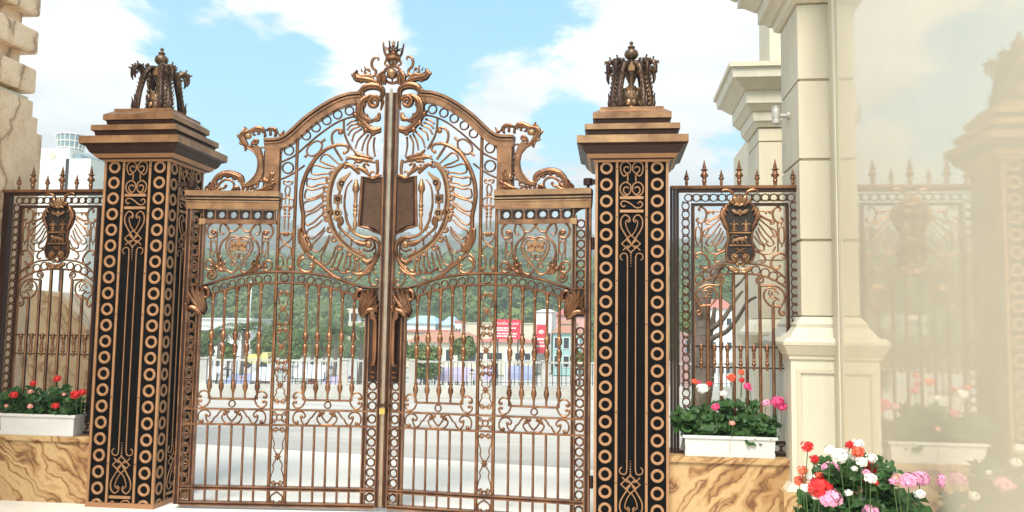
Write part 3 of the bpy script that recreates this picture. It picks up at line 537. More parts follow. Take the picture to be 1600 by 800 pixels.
# --- corner leaf and scroll
for p,h,k in (([(0.666,2.214),(0.700,2.259),(0.734,2.325),(0.755,2.401)],[.022,.030,.026,.005],2),([(0.708,2.210),(0.731,2.263),(0.756,2.316),(0.766,2.361)],[.012,.02,.018,.004],2),([(0.757,2.280),(0.761,2.343),(0.760,2.400),(0.753,2.407)],[.010,.02,.022,.012],0)): leafy(p,h,-.015,.022,barbs=k,side=1,bl=.6)
wire([(0.653,2.155),(0.624,2.103),(0.647,2.051),(0.697,2.037),(0.746,2.060),(0.771,2.113),(0.759,2.167),(0.722,2.199),(0.685,2.201)],[.009,.012,.012,.011,.009],-.006); wire([(0.660,2.081),(0.643,2.085),(0.643,2.103),(0.663,2.103)],.010); leafy([(0.760,2.103),(0.750,2.140),(0.724,2.158),(0.704,2.147)],[.008,.016,.014,.006],-.01,.016)
part('knob',B().ball(([(0.643,2.156)][0][0],-.012,[(0.643,2.156)][0][1]),.026,1,.75,1,10,6),'gilt')
# --- acanthus brackets below the arch ends, pull handle
bk=[([(0.196,1.867),(0.180,1.838),(0.189,1.793),(0.207,1.748),(0.225,1.713)],[.014,.030,.030,.018,.002]),([(0.148,1.892),(0.142,1.838),(0.164,1.775),(0.196,1.722),(0.227,1.699)],[.012,.026,.028,.022,.002]),([(0.100,1.895),(0.111,1.837),(0.142,1.775),(0.177,1.714),(0.218,1.684)],[.010,.020,.024,.026,.003]),([(0.060,1.855),(0.091,1.801),(0.133,1.748),(0.176,1.702),(0.214,1.673)],[.008,.018,.020,.022,.003]),([(0.054,1.700),(0.096,1.717),(0.140,1.703),(0.173,1.673),(0.202,1.652)],[.008,.020,.024,.022,.004]),([(0.067,1.805),(0.079,1.765),(0.063,1.727)],[.012,.018,.010]),([(0.053,1.747),(0.067,1.729),(0.056,1.702)],[.010,.016,.008])]
for i,(p,h) in enumerate(bk):
    leafy(p,h,-.035-.005*i,.024,'bracket_leaf'); leafy(mu(p),h,-.035-.005*i,.024,'bracket_leaf')
bp_=[(0.062,1.891),(0.215,1.883),(0.240,1.838),(0.210,1.782),(0.230,1.704),(0.202,1.648),(0.125,1.676),(0.059,1.675)]
part('bracket_back',B().plate(bp_,-.022,-.006),'bronze_dark',None); part('bracket_back',B().plate(mu(bp_),-.022,-.006),'bronze_dark',None)
for g in (lambda p:p,mu): wire(g([(0.174,1.832),(0.185,1.874),(0.213,1.886),(0.240,1.863),(0.241,1.819),(0.220,1.802),(0.205,1.825),(0.214,1.842)]),[.008,.014,.018,.018,.014,.010,.008],-.04,'scroll',.024)
part('handle_plate',B().box(.052,.126,-.006,.012,1.10,1.80),'bronze_dark',None)
wire([(.092,1.74),(.098,1.66),(.075,1.62),(.072,1.50),(.072,1.32),(.080,1.24)],[.018,.03,.020,.022,.022,.020],-.055,'pull_handle',.024)
for z in (1.705,1.665,1.635,1.24,1.18,1.14): part('handle_collar',B().ball((.085,-.045,z),.030,1,.8,.42,10,5))
part('handle_loop',B().tube(spiral(.085,1.765,.032,.012,pi,1.1),.012,-.04,.016,8,0))
# --- crest over the lintel
cp=[(1.233,3.129),(1.174,3.157),(1.138,3.129),(1.121,3.081),(1.112,3.025),(1.105,2.977),(1.100,2.920),(1.112,2.860),(1.148,2.807),(1.218,2.779),(1.292,2.769)]; ci=[(1.301,2.798),(1.249,2.808),(1.200,2.848),(1.164,2.906),(1.152,2.984),(1.166,3.051),(1.206,3.100),(1.254,3.125)]
part('crest_plate',B().plate(cp+ci,-.020,.016,.008),'bronze',None); wire(ci,.008,-.018,'crest_bead')
for c in [(1.110,3.059),(1.100,3.016),(1.099,2.968),(1.096,2.929),(1.102,2.881),(1.123,2.837),(1.155,2.801),(1.199,2.773),(1.243,2.767),(1.281,2.767)]: part('scallop',B().ball((c[0],0,c[1]),.016,1,1,1,8,5))
wire([(1.136,3.135),(1.099,3.126),(1.078,3.092),(1.069,3.017),(1.072,2.844)],.009,0,'crest_stem',.014)
wire([(1.204,3.163),(1.174,3.170),(1.168,3.192),(1.189,3.197),(1.211,3.171),(1.225,3.137),(1.258,3.146),(1.289,3.176)],[.012,.014,.014,.012,.012],-.01,'scroll',.02)
for p,h,k,s_ in (([(1.274,3.095),(1.264,3.141),(1.289,3.181),(1.311,3.227),(1.293,3.264),(1.253,3.274)],[.004,.024,.030,.028,.022,.012],4,-1),([(1.251,3.270),(1.218,3.283),(1.172,3.302),(1.130,3.296),(1.099,3.256)],[.014,.022,.024,.022,.008],4,1),([(1.095,3.283),(1.053,3.299),(1.012,3.291),(0.981,3.249)],[.012,.018,.018,.006],3,1),([(0.977,3.249),(0.954,3.248),(0.933,3.286)],[.012,.014,.004],1,1),([(1.290,3.260),(1.278,3.294),(1.289,3.317)],[.014,.014,.003],1,1),([(1.212,3.267),(1.202,3.245),(1.183,3.240)],[.010,.012,.004],0,1),([(1.163,3.285),(1.158,3.256),(1.173,3.246)],[.010,.014,.004],0,1),([(1.110,3.271),(1.101,3.239),(1.113,3.223)],[.010,.014,.004],0,1),([(1.057,3.287),(1.054,3.250),(1.064,3.238)],[.010,.014,.004],0,1),([(1.012,3.281),(1.009,3.242),(1.023,3.230)],[.010,.013,.004],0,1)): leafy(p,h,-.012,.022,barbs=k,side=s_,bl=.7)
part('shell_lobe',B().ball(([(1.251,3.228)][0][0],-.02,[(1.251,3.228)][0][1]),.034,1.1,.6,.85,10,6),'gilt')
for p,h,k in (([(1.014,2.778),(1.033,2.835),(1.024,2.883),(1.038,2.910)],[.016,.026,.02,.005],2),([(1.043,2.825),(1.082,2.838),(1.091,2.866)],[.014,.026,.008],1),([(0.984,2.812),(1.028,2.791),(1.081,2.761),(1.145,2.744)],[.008,.022,.018,.006],2),([(1.006,2.768),(1.063,2.755),(1.095,2.745)],[.012,.014,.006],0)): leafy(p,h,-.035,.022,barbs=k,side=1,bl=.6)
wire([(1.093,2.745),(1.141,2.740),(1.172,2.770),(1.156,2.786),(1.147,2.774)],.009); wire([(1.172,2.770),(1.196,2.743),(1.238,2.772),(1.257,2.739),(1.296,2.761),(1.325,2.749),(1.373,2.735)],.0085); 
for c in [(1.209,2.758),(1.243,2.751),(1.281,2.754)]: part('knob',B().ball((c[0],0,c[1]),.014,.8,1,1.3,8,5))
leafy([(1.286,2.802),(1.300,2.851),(1.348,2.880),(1.419,2.896),(1.486,2.879),(1.533,2.830),(1.555,2.773),(1.565,2.735)],[.020,.032,.034,.030,.028,.026,.022,.010],-.01,.026,barbs=6,side=-1,bl=.6)
for c in [(1.376,2.907),(1.478,2.904)]: wire([c,(c[0]-.005,c[1]-.03)],[.003,.009],-.01,'leaf_tip',.008,sm=0)
wire([(1.373,2.739),(1.361,2.769),(1.368,2.815),(1.412,2.841),(1.459,2.832),(1.498,2.793),(1.487,2.765),(1.451,2.766),(1.429,2.789),(1.444,2.798)],[.008,.011,.012,.012,.011,.009],-.006,'scroll',.016)
for p,h in (([(1.310,2.771),(1.345,2.770),(1.382,2.739)],[.010,.022,.006]),([(1.486,2.805),(1.521,2.766),(1.565,2.735)],[.008,.016,.006]),([(1.565,2.735),(1.581,2.774),(1.570,2.816)],[.012,.018,.004]),([(1.572,2.734),(1.604,2.754),(1.596,2.785)],[.012,.020,.004]),([(1.468,2.767),(1.506,2.743),(1.553,2.735)],[.008,.016,.008])): leafy(p,h,-.012,.02)
# --- hinge pins at the pillar side
part('hinge',B().lathe([(.013,2.735),(.013,2.765),(.040,2.768),(.042,2.80),(.040,2.822)],12,1.735),'bronze_dark'); part('hinge_arm',B().box(1.77,1.86,-.025,.025,2.775,2.812),'bronze_dark',None)
for z in (.35,2.28): part('hinge',B().lathe([(.016,-.05),(.018,0),(.016,.05)],10,1.775,0,z),'bronze_dark')
# mirrored twin
GLL=copy_thing(GL,'left leaf of the openwork bronze gate, with the meeting strip and small crown')
GLL.location=(-GL.location.x,GL.location.y,0); GLL.rotation_euler=(0,0,-GL.rotation_euler[2]); GLL.scale=(-1,1,1)
def lpart(name,b,m='bronze',sm=40): return mk(name,b,m,GLL,smooth=sm)
lpart('meeting_strip',B().box(-.026,.000,-.052,-.036,.06,3.66),'steel',None)
lpart('centre_ring',B().tube([(-.012+.078*cos(2*pi*i/20),3.80+.078*sin(2*pi*i/20)) for i in range(20)],.014,-.005,.02,8,0,True))
lpart('centre_ball',B().ball((-.012,-.03,3.80),.050,1,1,1,14,9),'gilt')
for k in range(6):
    a=pi/6+k*pi/3; lpart('ball_prong',B().tube([(-.012+.045*cos(a),3.80+.045*sin(a)),(-.012+.075*cos(a),3.80+.075*sin(a))],.008,-.01,None,6,0))
for s in (-1,1):
    lpart('scroll',B().tube([(-.012+s*.045,3.885),(-.012+s*.07,3.895),(-.012+s*.066,3.922),(-.012+s*.042,3.925),(-.012+s*.028,3.90),(-.012+s*.012,3.89),(-.012,3.915)],.010,0))
cw=lpart('crown',B().lathe([(.058,3.925),(.070,3.934),(.070,3.950),(.062,3.955),(.062,3.968),(.072,3.974)],16,-.012,0),'bronze')
for k in range(8):
    a=2*pi*k/8+.2; r0,r1=.066,.094; b=B()
    b.tube([(r0,3.968),(r0+.018,4.01),(r1,4.055),(r1+.003,4.068)],[.007,.010,.008,.003],0,.009,8,4).ball((r1+.003,0,4.072),.009)
    b.tube([(r0+.022,4.03),(.055,4.03),(.0,4.01)],.006,0,None,8,3)
    mk('crown_point',b,'bronze',cw,(-.012,0,0),a)
mk('crown_cross',B().lathe([(.03,3.96),(.04,3.98),(.012,4.02),(.012,4.05),(.020,4.062),(.010,4.075),(.006,4.11)],8,-.012).box(-.030,.006,-.005,.005,4.085,4.095),'bronze',cw)
# padlock on the meeting stiles
pk=thing('padlock','small brass padlock with steel shackle where the gate leaves meet','padlock',(.005,.115,.86))
mk('body',B().box(-.024,.024,-.012,.012,-.03,.02),'brass',pk,smooth=None); mk('shackle',B().tube([(-.015,.015),(-.016,.05),(0,.068),(.016,.05),(.015,.015)],.005,0),'steel',pk)
mk('hasp',B().box(-.06,.06,-.014,-.004,.035,.05),'bronze_dark',pk,smooth=None)
# ================================================================ GATE PILLARS
def rotp(p,a): return (p[0]*cos(a)-p[1]*sin(a),p[0]*sin(a)+p[1]*cos(a),p[2])
def flat_ring(R,r,d,n=24):
    b=B()
    for y,rad in ((0,R),(-d*.7,R),(-d,R-.003),(-d,r+.003),(-d*.7,r),(0,r)):
        for i in range(n): b.v.append((rad*cos(2*pi*i/n),y,rad*sin(2*pi*i/n)))
    for k in range(5):
        for i in range(n): b.f.append((k*n+i,k*n+(i+1)%n,(k+1)*n+(i+1)%n,(k+1)*n+i))
    return b.mesh('ring')
def pillar(label,x0,yf,w,zcap,faces):
    s=w/119.; T=thing('gate_pillar',label,'pillar',(x0+w/2,yf+w/2,0),0,'black and copper gate pillars')
    h=w/2
    Z=lambda py: zcap*(805-py)/553.
    mk('shaft',B().box(-h+.012,h-.012,-h+.012,h-.012,.02,zcap),'black_panel',T,smooth=None)
    mk('base_trim',B().box(-h-.004,h+.004,-h-.004,h+.004,0,.045),'copper',T,smooth=None)
    cs=B()
    e=4.2*s
    for i in (-1,1):
        for j in (-1,1):
            xa,xb=sorted((i*h,i*(h-e))); ya,yb=sorted((j*h,j*(h-e)))
            mk('corner_strip',B().box(xa,xb,ya,yb,.046,zcap-.001),'copper',T,smooth=None)
    rm=flat_ring(10.6*s,6.2*s,.010)
    strip=B().box(-2*s,2*s,-.009,0,.046,zcap-.001).mesh('strip')
    zr=[Z(261)-k*(Z(261)-Z(801))/21. for k in range(22)]
    # scroll work of the centre panel, right half in units of the pillar width, mirrored
    H=lambda x,y:((x-248)/2.857*s,Z(240+y/2.857))
    zm=Z(378)+Z(737.6)
    shapes=[]
    r=.0058
    def sh(pts,rr=r,sm=5,closed=False,name='panel_scroll',mirror=True,flip=True):
        q=[H(*p) for p in pts]
        vs_=[q]
        if mirror: vs_.append([(-a,c) for a,c in q])
        if flip: vs_+=[[(a,zm-c) for a,c in v] for v in list(vs_)]
        for v in vs_: shapes.append((name,B().tube(v,rr,-.004,.007,6,sm,closed).mesh(name)))
    sh([(262,62),(270,54),(283,60),(282,76),(265,84),(252,66),(258,42),(280,33),(299,48),(298,78),(284,96),(268,88),(267,120)],flip=False)
    sh([(262,152),(270,144),(284,150),(284,168),(266,178),(252,160),(256,134),(280,124),(300,142),(298,170),(278,184),(262,176)],flip=False)
    for y in (192,251): shapes.append(('panel_bar',None,H(193,y-6),H(302,y+6),False)); shapes.append(('panel_bar',None,H(193,y-6),H(302,y+6),True))
    sh([(218,226),(208,232),(198,220),(206,207),(228,210),(248,222),(268,236),(290,234),(298,220),(288,209),(276,218)],mirror=False)
    sh([(266,300),(256,292),(262,276),(280,268),(297,288),(296,322),(272,362),(252,390)]); sh([(262,288),(276,300),(266,335),(246,362)],.0045)
    sh([(245,356),(288,394),(245,432),(202,394)],.0075,0,True,mirror=False); sh([(224,376),(266,414)],.006,0,mirror=True)
    sh([(288,424),(276,412),(262,402)],.005); 
    sh([(290,466),(300,456),(296,440),(278,436),(268,450),(267,500),(267,900),(267,1352)],.0055,3,flip=False)
    sh([(290,466),(300,456),(296,440),(278,436),(268,450),(267,500)],.0055,3)
    for k in range(6): shapes.append(('bead',B().ball((H(245,436+k*11)[0],-.006,H(245,436+k*11)[1]),.0075-.0007*k).mesh('bead'))); shapes.append(('bead',B().ball((H(245,436+k*11)[0],-.006,zm-H(245,436+k*11)[1]),.0075-.0007*k).mesh('bead')))
    rivet=B().ball((0,0,0),.006).mesh('rivet')
    for a in faces:
        for x in (-41.3,41.3):
            for z in zr: link('ring',rm,'copper',T,rotp((x*s,-h+.012,z),a),a,30)
        for x in (-24,24):
            link('strip',strip,'copper',T,rotp((x*s,-h+.012,0),a),a)
            for py in (262,337,434,500,632,736): link('rivet',rivet,'bronze_dark',T,rotp((x*s,-h+.002,Z(py)),a),a)
        for sdef in shapes:
            if sdef[1] is None:
                (xa,za),(xb,zb)=sdef[2],sdef[3]
                if sdef[4]: za,zb=zm-za,zm-zb
                z0,z1=sorted((za,zb)); o=mk('panel_bar',B().box(xa,xb,-.012,0,z0,z1),'copper',T,rotp((0,-h+.012,0),a),a,None)
            else: link(sdef[0],sdef[1],'copper' if a==0 or 1 else 'copper_old',T,rotp((0,-h+.012,0),a),a,50)
    # stepped capital
    zc=zcap; k=s*1.03
    st=[(60.5,0,63,3,'copper'),(66,3,68,5,'bronze_dark'),(69,5,74,11,'copper'),(75,11,76,13,'bronze_dark'),(77,13,82,23,'bronze_dark'),(84,23,89.3,26,'bronze_dark'),(89.3,26,89.3,38,'gilt'),(84,38,72,39.5,'gilt'),(71,39.5,73,48,'bronze_dark'),(73,48,77,50,'bronze_dark'),(77,50,77,59,'gilt'),(73,59,60,60.5,'gilt'),(58.5,60.5,60.5,69,'bronze_dark'),(60.5,69,64.3,70.5,'bronze_dark'),(64.3,70.5,64.3,80,'gilt'),(64,80,53.5,87,'gilt'),(52.2,87,52.2,92,'gilt')]
    for a,za,c,zb,m in st: mk('cornice_step',B().frus(0,0,a*s,a*s,zc+za*k,c*s,c*s,zc+zb*k),m,T,smooth=None)
    # openwork crown finial
    zt=zc+92*k; F=mk('finial_ball',B().ball((0,0,.122),.116,1,1,1.06,16,10),'copper_old',T,(0,0,zt))
    for rI in range(4):
        for q in range(12):
            an=2*pi*(q+.5*(rI%2))/12; el=-.7+rI*.42; c=(.108*cos(el)*cos(an),.108*cos(el)*sin(an),.122+.114*sin(el))
            b=B().tube([(0,-.035),(0,0),(0,.045)],[.010,.026,.003],0,.012,6,3); o=mk('scale_leaf',b,'gilt' if (q+rI)%2 else 'copper_old',F,c,an+pi/2)
            o.rotation_euler=(el*.9,0,an+pi/2)
    mk('finial_stem',B().lathe([(.03,.22),(.022,.26),(.05,.33),(.065,.40),(.062,.43),(.035,.45),(.03,.46),(.034,.47),(.02,.475),(.03,.48),(.05,.495),(.062,.52),(.055,.55),(.03,.57),(.018,.575),(.03,.58),(.032,.592),(.014,.60),(.010,.612),(.017,.618),(.017,.63),(.004,.642)],14),'copper_old',T,(0,0,zt))
    arm=B().tube([(.200,0),(.198,.09),(.182,.19),(.160,.29),(.145,.36),(.112,.415),(.05,.43)],[.018,.023,.020,.022,.025,.028,.028],0,[.030,.034,.030,.032,.036,.042,.040],8,4)
    arm.tube([(.148,.345),(.170,.405),(.205,.425),(.235,.398),(.242,.345),(.230,.305)],[.014,.020,.022,.018,.012,.004],0,.024,8,4)
    for px_,pz_,dx,dz in ((.168,.412,.0,.034),(.208,.430,.012,.028),(.238,.400,.028,.016)): arm.pole((px_,0,pz_),(px_+dx,0,pz_+dz),.012,.004,6).ball((px_+dx,0,pz_+dz),.009)
    arm.ball((.125,0,.452),.015)
    for z_ in (.02,.06,.10,.14,.18,.22,.26,.30,.34,.38):
        xr=.200-.14*z_-(.25*max(0,z_-.3))
        for t_ in (-1,1):
            arm.pole((xr,0,z_),(xr+.010,t_*.026,z_+.018),.012,.011,6); arm.pole((xr+.010,t_*.026,z_+.018),(xr+.016,t_*.040,z_+.046),.011,.002,6)
        arm.pole((xr,0,z_),(xr+.030,0,z_+.034),.012,.003,6)
    for z_ in (.37,.395,.41):
        for t_ in (-1,1): arm.pole((.20+(z_-.37),0,z_+.01),(.215+(z_-.37),t_*.036,z_-.005),.011,.003,6)
    arm.tube([(.205,0),(.225,.06),(.224,.10),(.234,.15)],[.012,.014,.009,.002],0,.016,8,4)
    am=arm.mesh('acanthus_arm')
    for q in range(8): link('acanthus_arm',am,'copper_old',T,(0,0,zt),radians(45+90*(q//2)+(11 if q%2 else -11)),50)
    bx=B().frus(0,-.062,.026,.018,.36,.034,.022,.43).mesh('arm_bracket')
    for q in range(4): link('arm_bracket',bx,'gilt',T,(0,0,zt),q*pi/2)
    return T
pillar('black gate pillar with copper rings beside the cream building, right of the gate',1.801,-.10,.5905,2.940,(0,-pi/2,pi/2))
pillar('black gate pillar with copper rings near the stone pier, left of the gate',-2.515,-.0956,.6112,2.986,(0,pi/2))
# ================================================================ LOW WALLS
def wall(label,x0,x1,m,ztop):
    T=thing('low_wall',label,'wall',((x0+x1)/2,0,0),0,'low stone walls under the side fences'); w=(x1-x0)/2
    mk('wall_face',B().box(-w,w,.0,.42,0,ztop-.045),m,T,smooth=None); mk('coping',B().box(-w,w,-.022,.44,ztop-.045,ztop),m,T,smooth=None)
wall('low wall of wavy brown veined stone under the fence right of the gate',2.395,3.40,'veined_stone',.580)
wall('low wall of wavy brown veined stone under the fence left of the gate',-3.66,-2.52,'veined_stone_b',.575)
# ================================================================ SIDE FENCES
FN=thing('fence_panel','bronze fence panel with black shield between the right pillar and the cream building','fence',(2.985,.15,0),0,'fence panels beside the gate')
def fm(p): return [(-a,c) for a,c in p]
def fp(name,b,m='bronze',sm=40): return mk(name,b,m,FN,smooth=sm)
def fw(p,r=.0075,name='scroll',y=0.,ry=None,**k):
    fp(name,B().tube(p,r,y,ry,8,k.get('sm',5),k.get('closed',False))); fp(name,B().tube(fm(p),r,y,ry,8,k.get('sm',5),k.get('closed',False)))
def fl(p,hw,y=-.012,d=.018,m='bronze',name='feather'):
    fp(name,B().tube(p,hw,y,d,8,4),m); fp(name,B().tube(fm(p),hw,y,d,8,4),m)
ZB,ZT=.585,2.755; XI=.381; XO=.4875
for s in (-1,1):
    for k,(a,c) in enumerate(((.495,.515),(.520,.540),(.545,.565))): fp('stile',B().box(*sorted((s*a,s*c)),-.03+.008*k,.03,ZB,ZT-.001),'bronze_dark',None)
    o=fp('stile',B().box(*sorted((s*(XI-.010),s*(XI+.012))),-.018,.018,.70,2.633),'bronze_dark',None); mk('bead',B().box(*sorted((s*(XI-.017),s*(XI-.010))),-.012,.012,.70,2.61),'bronze',o,smooth=None)
fp('top_rail',B().box(-.565,.565,-.035,.035,ZT,ZT+.024),'bronze',None); fp('top_rail',B().box(-.494,.494,-.022,.022,ZT-.028,ZT-.001),'bronze_dark',None)
fp('rail',B().box(-.392,.392,-.02,.02,2.612,2.634),'bronze_dark',None); fp('bottom_rail',B().box(-.494,.494,-.03,.03,ZB,ZB+.022),'bronze_dark',None); fp('rail',B().box(-.392,.392,-.02,.02,.678,.70),'bronze_dark',None)
frm=ringmesh(.0295,.0052,.010)
def fring(x,z): link('ring',frm,'bronze',FN,(x,0,z),0,60)
stp=.0694
for k in range(-6,7):
    for z in (2.681,.643): fring(k*stp,z)
for k in range(1,29):
    z=2.681-k*(2.681-.643)/29.
    for s in (-1,1): fring(s*.4375,z)
xb=B()                                     # little lattice links between rings
for k in range(-6,6):
    for z in (2.681,.643):
        for t in (-1,1): xb.tube([((k+.5)*stp-.008,z+t*.030),((k+.5)*stp,z+t*.010),((k+.5)*stp+.008,z+t*.030)],.004,0,.008,4,0)
for k in range(0,29):
    z=2.681-(k+.5)*(2.681-.643)/29.
    for s in (-1,1):
        for t in (-1,1): xb.tube([(s*.4375+t*.030,z-.008),(s*.4375+t*.010,z),(s*.4375+t*.030,z+.008)],.004,0,.008,4,0)
fp('ring_links',xb,'bronze_dark')['kind']='stuff'
def spear(x,h,k):
    b=B().lathe([(.014*k,0),(.014*k,.03*k),(.020*k,.035*k),(.016*k,.045*k),(.014*k,.06*k),(.030*k,.078*k),(.030*k,.088*k),(.018*k,.10*k),(.016*k,h*.35),(.023*k,h*.40),(.019*k,h*.50),(.013*k,h*.57),(.027*k,h*.60),(.027*k,h*.63),(.013*k,h*.66),(.015*k,h*.70),(.002,h)],9)
    link('spearhead',b.mesh('spearhead'),'bronze',FN,(x,0,ZT+.024),0,50)
for i,x in enumerate((-.43,-.284,-.145,0,.145,.29,.43)): spear(x,(.14,.222)[i%2],(.78,1.1)[i%2])
# bars
BX=(.052,.157,.262)
tops=[[(-0.059,2.046)][0][1],[(-0.161,1.951)][0][1],[(-0.265,1.785)][0][1]]
for s in (-1,1):
    for x,zt in zip(BX,tops): fp('bar',B().tube([(s*x,.70),(s*x,zt)],.0135,0,.015,8,0),'bronze')
z1,z0=[(0.193,1.459)][0][1],[(0.191,1.271)][0][1]
for z in (z1-.01,z0+.01): fp('spindle_rail',B().box(-.37,.37,-.006,.006,z-.006,z+.006),'bronze_dark',None)
hsp=z1-z0
spm=B().lathe([(.003,-.02),(.012,0),(.015,.012),(.008,.03),(.016,.05),(.018,.07),(.010,.09),(.017,.10),(.010,.11),(.014,.15),(.010,.19),(.017,.20),(.010,.21),(.018,.24),(.020,.27),(.012,.285),(.016,.295),(.003,.32)],8).mesh('spindle')
for x in (-.315,-.21,-.105,0,.105,.21,.315): link('spindle',spm,'bronze',FN,(x,0,z0-.0),0,50).scale=(1,1,hsp/.30)
# arch with rings
ua=[(-0.367,2.009),(-0.303,2.066),(-0.225,2.109),(-0.139,2.128),(-0.006,2.133)]; la=[(-0.364,1.937),(-0.303,1.982),(-0.225,2.018),(-0.148,2.039),(-0.078,2.047),(-0.007,2.049)]
for q in (ua,la): fp('arch_rail',B().tube(q+fm(q[::-1])[1:],.009,0,.014,6,4))
for c in [(-0.329,2.000),(-0.266,2.031),(-0.202,2.059),(-0.127,2.078)]:
    for s in (1,-1): link('ring',frm,'bronze',FN,(s*c[0],0,c[1]),0,60).scale=(1.15,1,1.15)
# florid corner scrolls
for s in (1,-1):
    c=[(-0.163,1.996)][0]; fp('scroll',B().tube([(s*a,z) for a,z in spiral(c[0],c[1],.038,.008,-pi/2,1.6)],.008,-.004,None,6,0))
fw([(-0.171,1.950),(-0.257,1.955),(-0.311,1.935),(-0.349,1.891),(-0.354,1.836),(-0.332,1.796),(-0.312,1.761),(-0.314,1.725),(-0.337,1.709),(-0.349,1.731),(-0.332,1.744)],.009)
fw([(-0.304,1.790),(-0.242,1.788),(-0.197,1.837),(-0.189,1.883),(-0.209,1.924),(-0.247,1.938),(-0.288,1.919)],.0085); fw([(-0.265,1.781),(-0.265,1.821),(-0.288,1.844),(-0.273,1.860),(-0.249,1.852)],.007); fw([(-0.304,1.876),(-0.296,1.900),(-0.265,1.908),(-0.249,1.888),(-0.265,1.876)],.006); fw([(-0.333,1.844),(-0.312,1.832),(-0.294,1.852)],.006); fw([(-0.241,1.920),(-0.226,1.892),(-0.242,1.868),(-0.226,1.853)],.006)
fw([(-0.265,1.785),(-0.312,1.781),(-0.331,1.796)],.008)
# upper filigree
fw([(-0.317,2.569),(-0.330,2.585),(-0.310,2.602),(-0.277,2.580),(-0.268,2.532),(-0.286,2.489),(-0.324,2.473),(-0.348,2.494),(-0.330,2.514)],.009); fw([(-0.266,2.568),(-0.142,2.565)],.006); fw([(-0.219,2.541),(-0.210,2.555),(-0.230,2.564),(-0.250,2.546),(-0.259,2.567)],.007)
fw([(-0.336,2.439),(-0.316,2.412),(-0.317,2.325),(-0.337,2.296),(-0.355,2.325),(-0.355,2.412)],.0062,closed=True,name='lantern_link'); fw([(-0.305,2.485),(-0.306,2.212)],.0065,name='rod'); fw([(-0.336,2.471),(-0.336,2.439)],.005,name='rod'); fw([(-0.337,2.296),(-0.337,2.268)],.005,name='rod')
for p in ([(-0.158,2.539),(-0.230,2.498),(-0.279,2.494),(-0.268,2.462),(-0.242,2.464)],[(-0.157,2.507),(-0.220,2.448),(-0.286,2.405),(-0.291,2.359),(-0.251,2.359)],[(-0.156,2.464),(-0.207,2.391),(-0.260,2.330),(-0.271,2.296),(-0.236,2.278),(-0.207,2.307)],[(-0.147,2.428),(-0.183,2.360),(-0.231,2.307)],[(-0.132,2.405),(-0.165,2.326),(-0.207,2.278)],[(-0.114,2.360),(-0.159,2.303),(-0.194,2.273),(-0.188,2.240),(-0.159,2.246)],[(-0.105,2.314),(-0.133,2.258),(-0.166,2.233)],[(-0.287,2.273),(-0.254,2.223),(-0.186,2.212),(-0.120,2.238),(-0.097,2.283)],[(-0.279,2.462),(-0.219,2.496),(-0.164,2.519)],[(-0.164,2.496),(-0.240,2.428),(-0.280,2.359)]): fw(p,.0068,name='wing_wire')
fw([(-0.340,2.182),(-0.358,2.187),(-0.349,2.212),(-0.309,2.218),(-0.270,2.189),(-0.248,2.133),(-0.270,2.093),(-0.308,2.099),(-0.321,2.121)],.010); fw([(-0.113,2.244),(-0.175,2.212),(-0.204,2.176),(-0.193,2.142),(-0.166,2.149)],.008)
# crest
sh_=[(-0.000,2.630),(-0.053,2.634),(-0.106,2.619),(-0.144,2.580),(-0.153,2.519),(-0.136,2.462),(-0.103,2.405),(-0.093,2.337),(-0.108,2.269),(-0.113,2.201),(-0.098,2.154),(-0.061,2.143),(-0.024,2.152),(-0.004,2.166)]
shp=sh_+fm(sh_[::-1])[1:-1]
o=fp('shield',B().plate(shp,-.018,.006,.004),'shield_dark',None); mk('shield_rim',B().tube(shp,.011,-.014,.014,6,0,True),'bronze',o)
for p,h in (([(-0.142,2.573),(-0.146,2.519),(-0.125,2.487)],[.008,.020,.004]),([(-0.131,2.541),(-0.131,2.496),(-0.107,2.471)],[.006,.016,.003]),([(-0.135,2.505),(-0.116,2.455),(-0.092,2.439)],[.006,.016,.003]),([(-0.119,2.596),(-0.131,2.564),(-0.109,2.528)],[.006,.018,.004]),([(-0.106,2.614),(-0.115,2.591),(-0.091,2.562)],[.006,.016,.003]),([(-0.122,2.471),(-0.107,2.428),(-0.085,2.405)],[.005,.013,.003])): fl(p,h,-.028,.014)
for p,h in (([(-0.004,2.621),(-0.011,2.666),(-0.008,2.698)],[.006,.018,.008]),([(-0.020,2.621),(-0.040,2.666),(-0.048,2.694)],[.008,.024,.010]),([(-0.042,2.621),(-0.075,2.648),(-0.090,2.655)],[.008,.024,.010])): fl(p,h,-.032,.02,'gilt','shell_rib')
fw([(-0.047,2.683),(-0.061,2.723),(-0.101,2.742),(-0.138,2.737),(-0.147,2.717)],[.010,.014,.014,.012,.006],'crest_horn',-.02,.016)
fl([(-0.000,2.609),(-0.022,2.621),(-0.053,2.609)],[.014,.016,.004],-.03,.014,'gilt'); fl([(-0.010,2.547),(-0.040,2.558),(-0.062,2.573)],[.012,.02,.010],-.03,.012,'gilt'); fl([(-0.001,2.527),(-0.010,2.552),(-0.001,2.575)],[.004,.012,.010],-.03,.012,'gilt')
for z in ([(-0.002,2.385)][0][1],[(-0.003,2.281)][0][1]): fp('shield_band',B().tube([(-.088,z),(.088,z)],.008,-.024,.008,6,0),'gilt')
